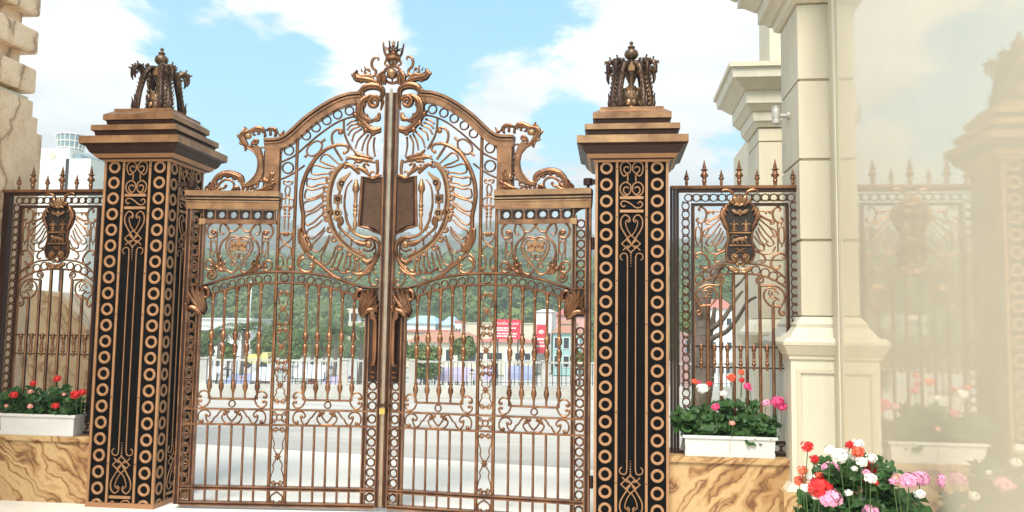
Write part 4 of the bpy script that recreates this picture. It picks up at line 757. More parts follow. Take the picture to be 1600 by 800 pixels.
for s in (-1,1):
    c=[(-0.048,2.445)][0]; cx=s*abs(c[0]); b=B()
    b.tube([(cx,c[1]-.05),(cx,c[1]),(cx,c[1]+.05)],[.006,.012,.002],-.024,.008,6,3)
    for t in (-1,1): b.tube([(cx,c[1]-.012),(cx+t*.014,c[1]+.012),(cx+t*.028,c[1]+.014),(cx+t*.03,c[1]-.004)],[.005,.007,.007,.003],-.024,.008,6,3); b.tube([(cx,c[1]-.02),(cx+t*.012,c[1]-.04),(cx+t*.02,c[1]-.034)],[.004,.005,.003],-.024,.006,6,3)
    b.tube([(cx-.022,c[1]-.018),(cx+.022,c[1]-.018)],.004,-.026,.006,6,0); fp('fleur_de_lis',b,'gilt')
zl=[(-0.003,2.328)][0][1]
b=B().tube([(-.045,zl-.008),(-.01,zl+.004),(.03,zl+.006)],[.014,.018,.020],-.024,.012,8,4).ball((.045,-.026,zl+.014),.017)
b.tube([(-.045,zl),(-.065,zl+.02),(-.05,zl+.038),(-.03,zl+.03),(-.02,zl+.04)],.004,-.024,None,6,4)
for x,dx in ((-.048,-.012),(-.03,.006),(.018,-.004),(.035,.016)): b.tube([(x,zl),(x+dx,zl-.02),(x+dx+.012,zl-.032)],[.010,.007,.004],-.024,.008,6,3)
fp('lion_emblem',b,'gilt')
b=B()
zx=[(-0.003,2.238)][0][1]
for t in (-1,1): b.tube([(-.035,zx-t*.018),(0,zx),(.035,zx+t*.018)],.005,-.024,.006,6,0)
fp('crossed_emblem',b,'bronze')
for s in (1,-1):
    c=[(-0.041,2.186)][0]; fp('shield_curl',B().tube([(s*a,z) for a,z in spiral(c[0],c[1],.030,.008,-pi*.5,-1.2)],.009,-.022,None,6,0).ball((s*c[0],-.026,c[1]),.014),'gilt')
for p,h in (([(-0.007,2.084),(-0.039,2.076),(-0.078,2.093),(-0.093,2.107)],[.012,.026,.022,.004]),([(-0.007,2.064),(-0.032,2.060),(-0.058,2.065)],[.010,.018,.008]),([(-0.007,2.112),(-0.022,2.124),(-0.016,2.140)],[.012,.022,.006])): fl(p,h,-.025,.02,'gilt','palmette')
FNL=copy_thing(FN,'bronze fence panel with black shield between the left pillar and the stone pier'); FNL.location=(-3.085,.15,0); FNL.scale=(-1,1,1)
# ================================================================ PLANTERS AND GERANIUMS
def planter(label,x0,x1,y0,z0,h,split):
    T=thing('planter_box',label,'planter',((x0+x1)/2,y0,z0),0,'white planter boxes on the low walls'); w=(x1-x0)/2; d=.17
    def shell(a0,a1,za,zb,t=.008):
        b=B(); 
        for (i,j) in ((0,0),): pass
        b.frus(0,d/2,a0,d/2-.012,za,a1,d/2,zb); return b
    mk('box_body',shell(w-.028,w-.018,0,h-.022),'white_plastic',T,smooth=None)
    mk('foot_band',B().frus(0,d/2,w-.022,d/2-.004,.0,w-.021,d/2-.003,h*.22),'white_plastic',T,smooth=None)
    r=B(); r.box(-w,w,-.012,.006,h-.022,h); r.box(-w,w,d-.006,d+.012,h-.022,h); r.box(-w,-w+.02,.006,d-.006,h-.022,h); r.box(w-.02,w,.006,d-.006,h-.022,h)
    mk('rim',r,'white_plastic',T,smooth=None); mk('soil_bed',B().box(-w+.02,w-.02,.006,d-.006,h-.03,h-.014),'soil',T,smooth=None)
    if split: mk('seam',B().box(-.003,.003,-.0055,-.001,h*.22,h-.022),'frame_paint',T,smooth=None)
planter('long white planter box with a seam on the wall right of the gate',2.505,3.245,.005,.581,.165,True)
planter('white planter box of red geraniums on the wall left of the gate',-3.44,-2.70,-.02,.576,.185,False)
def leaf_disc(b,c,r,nrm,roll,seg=8):
    n=Vector(nrm).normalized(); u=n.orthogonal().normalized(); w=n.cross(u); u,w=u*cos(roll)+w*sin(roll),w*cos(roll)-u*sin(roll)
    o=len(b.v); b.v.append(tuple(Vector(c)-n*r*.18)); k=0
    for i in range(seg):
        a=.45+(2*pi-.9)*i/(seg-1); rr=r*(1+.10*(-1)**i); q=Vector(c)+u*(rr*cos(a))+w*(rr*sin(a))+n*(r*.10*(-1)**i); b.v.append(tuple(q))
    for i in range(seg-1): b.f.append((o,o+1+i,o+2+i))
def florets(b,c,R,n,up,fl):
    U=Vector(up).normalized()
    for i in range(n):
        t=(i+.5)/n; ph=i*2.399963; ct=1-1.45*t; st_=math.sqrt(max(0,1-ct*ct)); e1=U.orthogonal().normalized(); e2=U.cross(e1)
        nn=(U*ct+(e1*cos(ph)+e2*sin(ph))*st_).normalized(); c0=Vector(c)+nn*R*random.uniform(.72,1.12); c0.z=c0.z*.78; f1=nn.orthogonal().normalized(); f2=nn.cross(f1); ro=random.random()*6.3
        for k in range(5):
            a=ro+2*pi*k/5; d=f1*cos(a)+f2*sin(a); e=f1*cos(a+1.57)+f2*sin(a+1.57); o=len(b.v)
            b.v+=[tuple(c0),tuple(c0+d*fl*.6+e*fl*.38+nn*fl*.15),tuple(c0+d*fl*1.05+nn*fl*random.uniform(.0,.25)),tuple(c0+d*fl*.6-e*fl*.38+nn*fl*.15)]; b.f.append((o,o+1,o+2,o+3))
def geranium(label,base,leafboxes,heads,lr,name='geranium_plant',droop=.5):
    T=thing(name,label,'flowers',base); b=B(); st_=B()
    bx,by,bz=base
    for (x0,x1,y0,y1,za,zb,n) in leafboxes:
        for i in range(n):
            c=Vector((random.uniform(x0,x1),random.uniform(y0,y1),random.uniform(za,zb)))
            nn=Vector((random.gauss(0,.5),-.65+random.gauss(0,.45),.75+random.gauss(0,.3))); leaf_disc(b,c,lr*random.uniform(.6,1.15),nn,random.random()*6.3)
            if i%3==0: st_.pole((c.x*.8,c.y*.7,max(0,c.z-.12)),tuple(c),.0025,.002,4)
    mk('foliage',b,'geranium_leaf',T,smooth=None,kind='stuff')
    for (x,y,z,R,colr) in heads:
        h=B(); florets(h,(0,0,0),R,max(10,int(26*(R/.045))),(random.uniform(-.3,.3),-.7,.75),R*.42)
        h.ball((0,0,-R*.1),R*.72,1,1,.8,8,5)
        mk('flower_head',h,'petal_'+colr,T,(x-bx,y-by,z-bz),smooth=None)
        st_.pole((x-bx+random.uniform(-.03,.03),y-by+.02,max(0,z-bz-.2)),(x-bx,y-by,z-bz-R*.4),.003,.0025,5)
    mk('stems',st_,'stem',T,smooth=None,kind='stuff'); return T
def hd(P,R,c): return (P[0],P[1],P[2],R*.96,c)
W3='white_petal'
geranium('geraniums with red, white and pink heads in the right planter box',(2.87,.09,.735),[(-.36,.36,-.07,.09,.0,.16,260),(-.2,.25,-.05,.10,.12,.27,90),(-.42,-.2,-.08,.08,.05,.22,70),(.1,.37,-.09,.06,-.03,.14,80)],
 [hd((2.608,0.090,1.165),.028,'coral'),hd((2.646,0.110,1.155),.020,'magenta'),hd((2.724,0.080,1.148),.028,'red'),hd((2.671,0.060,1.112),.050,W3),hd((2.837,0.100,1.072),.032,W3),hd((2.901,0.080,1.203),.040,'coral'),hd((2.983,0.120,1.244),.030,'coral'),hd((2.985,0.100,1.183),.026,'red'),hd((3.023,0.060,1.136),.034,'magenta'),hd((3.045,0.070,1.115),.022,'pink'),hd((2.763,-0.010,0.973),.034,'magenta'),hd((2.889,-0.030,0.853),.024,'salmon'),hd((3.167,0.060,1.008),.034,'pink'),hd((3.254,0.050,1.021),.052,'magenta'),hd((3.290,0.060,0.980),.040,'magenta')],.042)
geranium('geraniums with red and salmon heads in the left planter box',(-3.07,.065,.755),[(-.36,.36,-.07,.09,-.01,.15,270),(-.2,.25,-.05,.10,.10,.23,80),(-.40,-.2,-.08,.08,.05,.20,60)],
 [hd((-3.300,-0.020,0.923),.036,'red'),hd((-3.175,0.050,1.022),.030,'red'),hd((-3.173,0.020,0.951),.026,'salmon'),hd((-2.937,0.040,1.067),.036,'red'),hd((-2.876,-0.050,0.841),.034,'red'),hd((-3.118,-0.050,0.830),.026,'salmon'),hd((-2.724,-0.010,0.936),.042,'red'),hd((-2.671,0.000,0.959),.036,'red'),hd((-2.840,0.000,0.938),.020,'salmon'),hd((-3.344,-0.050,0.829),.018,'salmon')],.040)
FGH=[hd((2.956,-2.310,0.993),0.034,'red'),hd((3.011,-2.220,0.918),0.027,'red'),hd((2.937,-2.270,0.864),0.030,'coral'),hd((2.936,-2.210,0.798),0.036,'coral'),hd((2.998,-2.200,0.815),0.028,'white_petal'),hd((3.004,-2.350,0.793),0.058,'red'),hd((3.049,-2.370,0.748),0.054,'pink'),hd((3.108,-2.140,0.855),0.046,'pink'),hd((3.070,-2.300,0.975),0.032,'white_petal'),hd((3.115,-2.310,0.952),0.046,'white_petal'),hd((3.061,-2.100,0.809),0.026,'coral'),hd((3.183,-2.240,1.000),0.026,'red'),hd((3.252,-2.140,0.992),0.032,'white_petal'),hd((3.224,-2.240,0.965),0.034,'coral'),hd((3.302,-2.200,0.928),0.030,'white_petal'),hd((3.217,-2.330,0.926),0.030,'white_petal'),hd((3.215,-2.200,0.932),0.026,'white_petal'),hd((3.325,-2.140,0.866),0.042,'red'),hd((3.266,-2.230,0.856),0.026,'pink'),hd((3.367,-2.170,0.826),0.036,'salmon'),hd((3.248,-2.190,0.812),0.024,'red'),hd((3.253,-2.350,0.850),0.032,'white_petal'),hd((3.410,-2.170,0.857),0.036,'white_petal'),hd((3.329,-2.210,0.809),0.026,'red'),hd((3.403,-2.290,0.839),0.030,'salmon'),hd((3.436,-2.360,0.846),0.044,'pink'),hd((3.564,-2.140,0.821),0.046,'pink'),hd((3.528,-2.240,0.760),0.030,'white_petal'),hd((3.687,-2.180,0.820),0.050,'pink'),hd((3.178,-2.130,0.718),0.030,'white_petal'),hd((3.230,-2.180,0.756),0.034,'salmon'),hd((3.278,-2.120,0.690),0.046,'white_petal'),hd((3.169,-2.260,0.756),0.022,'white_petal'),hd((3.112,-2.150,0.639),0.034,'pink'),hd((3.279,-2.250,0.667),0.040,'pink'),hd((3.460,-2.120,0.650),0.052,'pink'),hd((3.509,-2.130,0.661),0.046,'pink'),hd((2.937,-2.340,0.789),0.026,'white_petal'),hd((2.986,-2.330,0.744),0.022,'white_petal'),hd((3.377,-2.310,0.832),0.022,'pink'),hd((3.710,-2.110,0.708),0.022,'pink'),hd((3.203,-2.250,0.880),0.018,'white_petal')]
FB=(3.289,-2.100,0.629)
geranium('tall geraniums with pink, white, red and coral heads in front of the mirror glass',(FB[0],FB[1],.30),[(-.30,.24,-.16,.18,.10,.40,620),(-.22,.16,-.14,.15,.36,.60,330),(-.34,-.1,-.16,.05,.05,.34,200),(.05,.32,-.12,.15,.0,.42,300)],FGH,.040)
PB=thing('flower_trough','cream trough under the tall geraniums by the mirror glass','planter',(FB[0],FB[1],0))
mk('trough_body',B().frus(.03,.04,.30,.16,0,.34,.19,.28),'cream_light',PB,smooth=None); mk('rim',B().box(-.33,.39,-.17,.25,.282,.305),'cream_light',PB,smooth=None)
# ================================================================ CREAM BUILDING (right)
CB=thing('cream_building','cream rendered building with pilasters and mirror glass at the right','building',(3.66,0,0))
def cp_(name,b,m='cream',sm=None,par=None):
    for i,a in enumerate(b.v): b.v[i]=(a[0]-3.66,a[1],a[2])
    return mk(name,b,m,par or CB,smooth=sm)
XL=3.438; XR=3.655; YB=.68
zj=[1.70,2.313,2.968,3.623,4.262]
for a,c in zip(zj[:-1],zj[1:]): cp_('facade_block',B().box(XL,4.4,0,YB,a+.011,c-.011))
cp_('facade_core',B().box(XL+.022,4.38,.022,YB-.02,.3,4.27))
def step(a,za,c,zb,nm='moulding',m='cream',x=XL,y=0.,yb=YB):      # moulding that runs round front and left
    b=B(); v=[]
    for o,z in ((a,za),(c,zb)): v+=[(x-o,y-o,z),(4.4,y-o,z),(4.4,yb+o,z),(x-o,yb+o,z)]
    b.add(v,[(3,2,1,0),(4,5,6,7),(0,1,5,4),(1,2,6,5),(2,3,7,6),(3,0,4,7)]); cp_(nm,b,m,None)
# pedestal mouldings and pedestal
for a,za,c,zb,m in ((.05,1.642,.004,1.70,'cream_light'),(.052,1.618,.052,1.641,'cream'),(.115,1.535,.055,1.617,'cream_light'),(.175,1.500,.150,1.534,'cream_light'),(.178,1.478,.178,1.499,'cream'),(.135,1.40,.175,1.477,'cream'),(.125,1.368,.128,1.399,'cream')): step(a,za,c,zb,m=m)
step(.110,.415,.110,1.367,'pedestal','cream_light')
# recessed panel on the pedestal front: raised border
x0,x1,z0,z1=XL-.04,4.3,.5,1.262
yF=-.110
for q in (B().box(x0-.03,x1,yF-.016,yF+.01,z1,z1+.03),B().box(x0-.03,x0,yF-.016,yF+.01,z0,z1-.001)): cp_('panel_border',q,'cream')
step(.19,.0,.19,.36,'plinth','veined_stone'); step(.165,.361,.125,.414,'plinth_slope','cream_light')
# capital cornice
for a,za,c,zb,m in ((.02,4.263,.05,4.285,'cream'),(.05,4.286,.06,4.34,'cream_light'),(.09,4.341,.13,4.40,'cream'),(.17,4.401,.17,4.52,'cream_light'),(.19,4.521,.30,4.62,'cream'),(.33,4.621,.33,4.70,'cream_light'),(.36,4.701,.45,4.80,'cream'),(.47,4.801,.47,4.90,'cream_light')): step(a,za,c,zb,'cornice_moulding',m)
# upper wall, window wall towards the viewer
cp_('upper_wall',B().box(3.45,6.4,-7.5,.5,4.92,6.2)); cp_('side_wall',B().box(3.72,6.4,-7.5,-.002,0,4.9)); cp_('inner_wall',B().box(4.42,6.4,0,6.0,0,4.9))
cp_('mirror_glass',B().box(3.660,3.690,-7.4,-.33,.02,4.90),'mirror_glass')
cp_('window_frame',B().box(3.650,3.700,-.328,-.112,.02,4.90),'frame_paint'); cp_('window_frame',B().box(3.640,3.66,-.300,-.250,.02,4.90),'cream_light'); cp_('sealant',B().box(3.657,3.66,-.338,-.331,.02,4.9),'frame_paint')
# rear pilaster with its own capital
def step2(a,za,c,zb,nm,m='cream'): step(a,za,c,zb,nm,m,3.765,3.75,4.6)
for a,c in ((1.72,2.45),(2.45,3.2),(3.2,3.95),(3.95,4.13)): step2(0,a+.010,0,c-.010,'facade_block')
step2(-.02,.3,-.02,4.12,'facade_core')
for a,za,c,zb,m in ((.05,1.66,.004,1.72,'cream_light'),(.11,1.56,.055,1.659,'cream_light'),(.15,1.52,.15,1.559,'cream_light'),(.12,1.43,.15,1.519,'cream'),(.09,1.39,.09,1.429,'cream'),(.02,4.131,.06,4.20,'cream'),(.07,4.201,.09,4.32,'cream_light'),(.11,4.321,.17,4.40,'cream'),(.18,4.401,.18,4.56,'cream_light'),(.20,4.561,.33,4.68,'cream'),(.36,4.681,.38,4.80,'cream_light'),(.41,4.801,.41,4.86,'cream')): step2(a,za,c,zb,'cornice_moulding' if za>3 else 'moulding',m)
step2(.08,0,.08,1.389,'pedestal','cream_light'); cp_('rear_wall',B().box(3.92,6.2,3.80,4.55,4.87,7.2),'cream'); cp_('rear_wall',B().box(4.2,6.2,.7,9,0,4.8),'cream')
# lamp on the pilaster
LP=thing('wall_lamp','grey cylinder wall lamp on the side of the cream pilaster','lamp',(3.33,.36,3.42)); LP.scale=(.8,.8,.8)
mk('cylinder',B().lathe([(.030,-.09),(.042,-.085),(.045,-.05),(.043,-.045),(.045,-.04),(.045,.07),(.043,.075),(.045,.08),(.045,.10),(.02,.102)],16),'lamp_grey',LP); mk('mount',B().pole((.03,0,0),(.14,0,0),.022,.022,12).pole((.11,0,0),(.138,0,0),.045,.045,14),'lamp_grey',LP)
# ================================================================ STONE PIER (left)
SP=thing('stone_pier','rusticated beige stone pier of a building at the left edge','building',(-3.66,0,0))
def sp_(name,b,m='pier_stone'):
    for i,a in enumerate(b.v): b.v[i]=(a[0]+3.66,a[1],a[2])
    return mk(name,b,m,SP,smooth=None)
sp_('pier_core',B().box(-6,-3.76,-6.0,.36,0,6.0))
sp_('stone_slab',B().box(-6,-3.655,-6.0,.60,.0,3.40)); sp_('stone_slab',B().box(-6,-3.66,-6.0,.53,3.402,3.55)); sp_('stone_slab',B().box(-6,-3.665,-6.0,.46,3.552,3.70)); sp_('ledge',B().box(-6,-3.69,-6,.42,3.702,3.735),'cream_light')
z=3.775
for h in (.245,.235,.24,.24,.24,.24,.24):
    for k,(ya,yb) in enumerate(((-6.,-2.3),(-2.295,-1.1),(-1.095,.46))): sp_('stone_block',B().frus(-4.83,(ya+yb)/2,1.17,(yb-ya)/2-.012,z,1.18,(yb-ya)/2,z+.02).frus(-4.83,(ya+yb)/2,1.18,(yb-ya)/2,z+.021,1.18,(yb-ya)/2,z+h-.02).frus(-4.83,(ya+yb)/2,1.18,(yb-ya)/2,z+h-.019,1.17,(yb-ya)/2-.012,z+h))
    z+=h+.145
# sloping stone parapet behind the left fence
PR=thing('stone_parapet','sloping parapet of brown marbled stone behind the left fence','wall',(-4.5,2.4,0))
pp_=[(-5.773,2.400,1.894),(-4.911,2.400,1.887),(-4.627,2.400,1.859),(-4.130,2.400,1.287),(-3.455,2.400,0.479)]
b=B().plate([(q[0]+4.5,q[2]) for q in pp_]+[(pp_[-1][0]+4.5,0),(pp_[0][0]+4.5,0)],0,.35); mk('wall_face',b,'ramp_stone',PR,smooth=None)
mk('coping',B().band([(q[0]+4.5,q[2]) for q in pp_],-.05,.0,-.03,.38,0),'pier_stone',PR,smooth=None)
# ================================================================ ROADSIDE RAILING
RL=thing('roadside_railing','low concrete railing with iron bars along the far side of the road','railing',kp(0,0)); ra_=math.atan2(KD.y,KD.x); RL.rotation_euler=(0,0,ra_)
mk('kerb_wall',B().box(-30,30,-.02,.22,0,.27),'concrete',RL,smooth=None); bb=B()
for i in range(-14,16):
    x=i*1.46+.05; mk('post',B().box(x-.075,x+.075,.02,.17,.271,.80).box(x-.09,x+.09,.005,.185,.801,.83),'concrete',RL,smooth=None)
    mk('handrail',B().box(x+.092,x+1.368,.07,.12,.76,.80),'concrete',RL,smooth=None)
    for k in range(1,13): xx=x+.075+k*(1.31/13); bb.box(xx-.007,xx+.007,.088,.102,.272,.759)
    bb.box(x+.08,x+1.38,.089,.101,.33,.342)
mk('iron_bars',bb,'iron',RL,smooth=None,kind='stuff')
# ================================================================ TREES
def crown_mesh(seed,rx,rz,n,leaf,clumps=14):
    rd=random.Random(seed); b=B(); cl=[]
    for i in range(clumps):
        a=rd.random()*6.28; u=rd.uniform(-1,1); r=rd.uniform(.35,.8); q=math.sqrt(1-u*u); cl.append((Vector((rx*r*q*cos(a),rx*r*q*sin(a),rz*r*u)),rd.uniform(.28,.5)))
    for i in range(n):
        c,k=cl[rd.randrange(clumps)]; d=Vector((rd.gauss(0,1),rd.gauss(0,1),rd.gauss(0,1))).normalized(); p=c+Vector((d.x*rx,d.y*rx,d.z*rz*.9))*k*rd.uniform(.65,1.08)
        nn=(d+Vector((rd.gauss(0,.5),rd.gauss(0,.5),.5+rd.gauss(0,.4)))).normalized(); u=nn.orthogonal().normalized(); w=nn.cross(u); s=leaf*rd.uniform(.6,1.3); t=rd.random()*6.28; u,w=u*cos(t)+w*sin(t),w*cos(t)-u*sin(t); o=len(b.v)
        b.v+=[tuple(p-u*s),tuple(p+w*s*.55),tuple(p+u*s),tuple(p-w*s*.55)]; b.f.append((o,o+1,o+2,o+3))
    return b
def tree(name,label,loc,h,rx,rz,seed,m,n=900,leaf=.28,grp='trees beyond the railing'):
    T=thing(name,label,'tree',loc,0,grp); rd=random.Random(seed); zt=h-rz*1.2
    b=B().pole((0,0,0),(0,0,zt),.03*h,.02*h,7)
    for k in range(6):
        a=k*1.05+rd.random(); b.pole((0,0,zt*(.7+.05*k)),(rx*.6*cos(a),rx*.6*sin(a),h-rz+rd.uniform(-.3,.6)*rz),.012*h,.004*h,5)
    mk('trunk',b,'bark',T); mk('crown',crown_mesh(seed,rx,rz,n,leaf),m,T,(0,0,h-rz),smooth=None); return T
def palm(label,loc,h,seed):
    T=thing('palm_tree',label,'tree',loc,0,'palms beyond the railing'); rd=random.Random(seed)
    mk('trunk',B().pole((0,0,0),(.15,0,h*.5),.17,.13,8).pole((.15,0,h*.5),(.1,.1,h),.13,.11,8),'bark',T); fr=B()
    for k in range(22):
        a=k*2.4; el=rd.uniform(.1,1.2); L=rd.uniform(1.7,2.4); pts=[]
        for i in range(7):
            t=i/6; rr=L*t*cos(el*(1-.5*t)); pts.append(Vector((rr*cos(a),rr*sin(a),L*t*sin(el)-1.25*L*t*t*.62)))
        for i in range(6):
            for s in (-1,1):
                for q in (0,.5):
                    p=pts[i].lerp(pts[i+1],q); d=(pts[i+1]-pts[i]).normalized(); sd=Vector((-sin(a),cos(a),0))*s; e=p+sd*.42*(1-.5*i/6)+d*.35-Vector((0,0,.22)); o=len(fr.v); fr.v+=[tuple(p),tuple(p+d*.10),tuple(e)]; fr.f.append((o,o+1,o+2))
    mk('crown',fr,'palm_leaf',T,(.1,.1,h),smooth=None); return T
def gpt(px_,z=-3.0): return (px_[0],px_[1],z)
tree('leafy_tree','dense green tree behind the middle of the left leaf',(-24.76,60.0,-3.0),4.50,1.44,1.59,40,'tree_leaf',3400,0.168)
tree('leafy_tree','bright green bushy tree behind the railing, seen through the right leaf',(-9.17,42.0,-3.0),3.92,1.28,1.41,41,'tree_leaf_b',3400,0.126)
tree('leafy_tree','rounded green tree left of the bright bushy tree',(-16.12,62.0,-3.0),4.25,1.17,1.29,42,'tree_leaf',3400,0.174)
tree('leafy_tree','loose olive tree by the beige house',(-8.59,52.0,-3.0),3.82,0.91,1.00,43,'tree_leaf_b',3400,0.150)
tree('leafy_tree','green tree at the left behind the hanging stile',(-32.48,60.0,-3.0),4.23,1.24,1.36,44,'tree_leaf',3400,0.168)
tree('leafy_tree','pale green tree below the white flat house',(-29.75,66.0,-3.0),3.81,1.46,1.60,45,'tree_leaf_b',3400,0.186)
tree('leafy_tree','tree in front of the balcony house',(-20.33,70.0,-3.0),4.18,0.89,0.98,46,'tree_leaf',3400,0.192)
tree('leafy_tree','small shrub tree beside the teal house',(0.19,38.0,-3.0),3.29,0.42,0.46,47,'tree_leaf_b',3400,0.114)
tree('leafy_tree','low dark tree below the yellow truck',(-22.94,45.0,-3.0),3.34,0.64,0.70,48,'tree_leaf',3400,0.132)
tree('leafy_tree','green tree behind the bare tree and right fence',(8.08,60.0,-3.0),6.32,1.13,1.25,49,'tree_leaf',3400,0.168)
tree('leafy_tree','broad tree right of the red-roofed white house',(14.98,72.0,-3.0),6.34,1.10,1.20,50,'tree_leaf',3400,0.198)
tree('leafy_tree','light green tree between the palms',(-21.09,58.0,-3.0),4.08,1.10,1.21,51,'tree_leaf_b',3400,0.162)
tree('leafy_tree','tall tree behind the palms in the left leaf',(-32.48,76.0,-3.0),4.78,1.53,1.69,52,'tree_leaf',3400,0.210)
palm('palm tree left of the pale utility pole, seen through the left leaf',(-21.65,44.0,-3.0),4.05,70)
palm('palm tree with wide fronds behind the left leaf centre',(-15.53,44.0,-3.0),3.98,71)
palm('palm tree nearest the pull handle on the left leaf',(-15.11,48.0,-3.0),3.89,72)
palm('palm tree by the yellow truck',(-27.24,52.0,-3.0),3.70,73)
palm('short palm below the balcony house',(-19.27,50.0,-3.0),3.55,74)
# bare tree behind the right fence
BT=thing('bare_tree','bare grey-brown tree with forked limbs behind the right fence','tree',(2.80,3.0,0)); b=B()
def limb(pts,r):
    q=spl([Vector(a) for a in pts],4)
    for i in range(len(q)-1): b.pole(q[i],q[i+1],r*(1-.65*i/len(q)),r*(1-.65*(i+1)/len(q)),8)
def bt(p): return (p[0]-2.80,p[1]-3.0,p[2])
limb([(.0,0,0),bt((2.979,3.000,0.883)),bt((2.995,3.000,1.396)),bt((2.988,3.050,1.766)),bt((3.039,3.100,2.068)),bt((3.140,3.200,2.263)),bt((3.333,3.300,2.463))],.125)
limb([bt((2.995,3.000,1.249)),bt((3.071,2.900,1.473)),bt((3.223,2.800,1.563)),bt((3.344,2.700,1.730)),bt((3.427,2.600,1.892)),bt((3.516,2.550,1.948))],.036)
limb([bt((3.010,3.000,1.360)),bt((3.095,3.100,1.619)),bt((3.133,3.100,1.844))],.045); limb([bt((3.069,3.000,1.582)),bt((3.214,3.000,1.709)),bt((3.360,3.100,1.921)),bt((3.464,3.200,2.038))],.035); limb([bt((2.982,3.000,1.691)),bt((2.901,2.900,1.910)),bt((2.798,2.800,2.125))],.05); limb([bt((3.316,3.200,2.037)),bt((3.450,3.200,2.152)),bt((3.555,3.300,2.311))],.02)
mk('trunk',b,'bark',BT)
# ================================================================ HOUSES, SIGNS, STALLS
def win(b_par,x,z,w,h,y=-.02,m='window_dark'):
    o=mk('window',B().box(x-w/2-.06,x+w/2+.06,y-.05,y,z-h/2-.06,z+h/2+.06),'house_white',b_par,smooth=None); mk('pane',B().box(x-w/2,x+w/2,y-.055,y-.051,z-h/2,z+h/2),m,o,smooth=None)
def house(label,pl,pr_,zb,dep,wallm,roofm=None,roofh=.0,rows=0,cols=0,ov=.3,cat='house',name='house',wsz=(.9,1.1)):
    """front rectangle from top-left and top-right points, standing on zb"""
    x0,y,z1=pl; x1=pr_[0]; T=thing(name,label,cat,((x0+x1)/2,y,zb)); w=(x1-x0)/2; h=z1-zb
    mk('wall',B().box(-w,w,0,dep,0,h),wallm,T,smooth=None)
    if roofm:
        if roofh>.25: mk('roof',B().frus(0,dep/2,w+ov,dep/2+ov,h+.002,w*.55,.05,h+roofh),roofm,T,smooth=None)
        else: mk('roof',B().box(-w-ov,w+ov,-ov,dep+ov,h+.002,h+max(.12,roofh)),roofm,T,smooth=None)
    for i in range(rows):
        for j in range(cols): win(T,-w+2*w*(j+.5)/cols,h*(1-(i+.55)/(rows+.3)),min(wsz[0],1.2*w/cols),min(wsz[1],h*.5/rows))
    return T
G=-3.05
house('long white flat-roofed house among the trees behind the left leaf',(-54.777,100.000,1.844),(-46.400,100.000,1.784),G,7,'house_white','house_white',.15,1,6)
bh=house('tall white house with balconies beyond the pull handles',(-36.012,110.000,3.485),(-33.051,110.000,3.521),G,7,'house_white','house_white',.15,3,2)
for k in range(3): mk('balcony',B().box(-1.3,1.3,-.9,-.01,2.2+k*1.9,2.35+k*1.9).box(-1.3,1.3,-.92,-.86,2.36+k*1.9,2.9+k*1.9),'house_beige',bh,smooth=None)
house('grey-white annex right of the balcony house',(-33.531,112.000,2.803),(-31.213,112.000,2.833),G,7,'house_cream','house_white',.2,2,2)
house('pale blue-roofed house left of the small white dormer',(-23.808,95.000,1.651),(-20.052,95.000,1.704),G,6,'house_white','roof_blue',1.0,0,0)
house('low house with blue gable roof next to the dormer',(-19.234,95.000,1.477),(-17.777,95.000,1.498),G,6,'house_white','roof_blue',1.1,0,0)
house('long low house with a thin red roof behind the bushy tree',(-20.271,80.000,0.755),(-15.134,80.000,0.900),G,5,'house_beige','roof_red',.2,1,7)
house('narrow white dormer house with six dark panes',(-15.435,84.000,1.795),(-14.715,84.000,1.805),G,3,'house_white','roof_red',.2,3,2,.1,wsz=(.28,.3))
house('house with a wide brick-red roof below the dormer',(-17.565,72.000,-0.144),(-10.799,72.000,-0.031),G,5,'house_cream','roof_brick',1.0,1,6,.4)
house('big plain beige block behind the red billboard',(-15.738,90.000,1.744),(-7.087,90.000,1.865),G,8,'house_beige','house_beige',.12,0,0,.1)
house('yellowish shop with dark openings below the billboard',(-10.717,70.000,0.006),(-5.436,70.000,-0.023),G,4,'house_cream','roof_red',.35,1,6,.3,wsz=(1.0,.6))
wh=house('tall white house carrying the vertical red banner',(-5.574,75.000,2.961),(-4.053,75.000,2.980),G,6,'house_white','house_white',.3,1,3,.15,wsz=(.5,.9))
house('teal house with dark windows beside the right hanging stile',(-3.691,72.000,0.933),(-1.149,72.000,0.972),G,6,'house_teal','roof_brick',.7,2,3,.25)
house('pinkish house with a red roof above the teal house',(-4.838,92.000,2.892),(-1.346,92.000,2.937),G,6,'house_pink','roof_red',.8,1,4,.3)
house('small house with a tan roof right of the banner house',(-3.868,82.000,1.810),(-1.958,82.000,1.837),G,5,'house_cream','roof_brick',.5,0,0,.3)
rh=house('white house with a bright red roof behind the right fence',(9.466,60.000,3.132),(11.287,60.000,3.154),G,5,'house_white','roof_red',.8,3,3,.2,wsz=(.5,.55))
house('grey-white house right of the red-roofed house behind the fence',(12.234,66.000,3.513),(13.354,66.000,3.526),G,5,'house_white','house_white',.2,3,2,.1)
house('low pink house left of the bare tree trunk',(7.750,62.000,2.323),(9.484,62.000,2.346),G,5,'house_pink','roof_red',.4,1,3,.2)
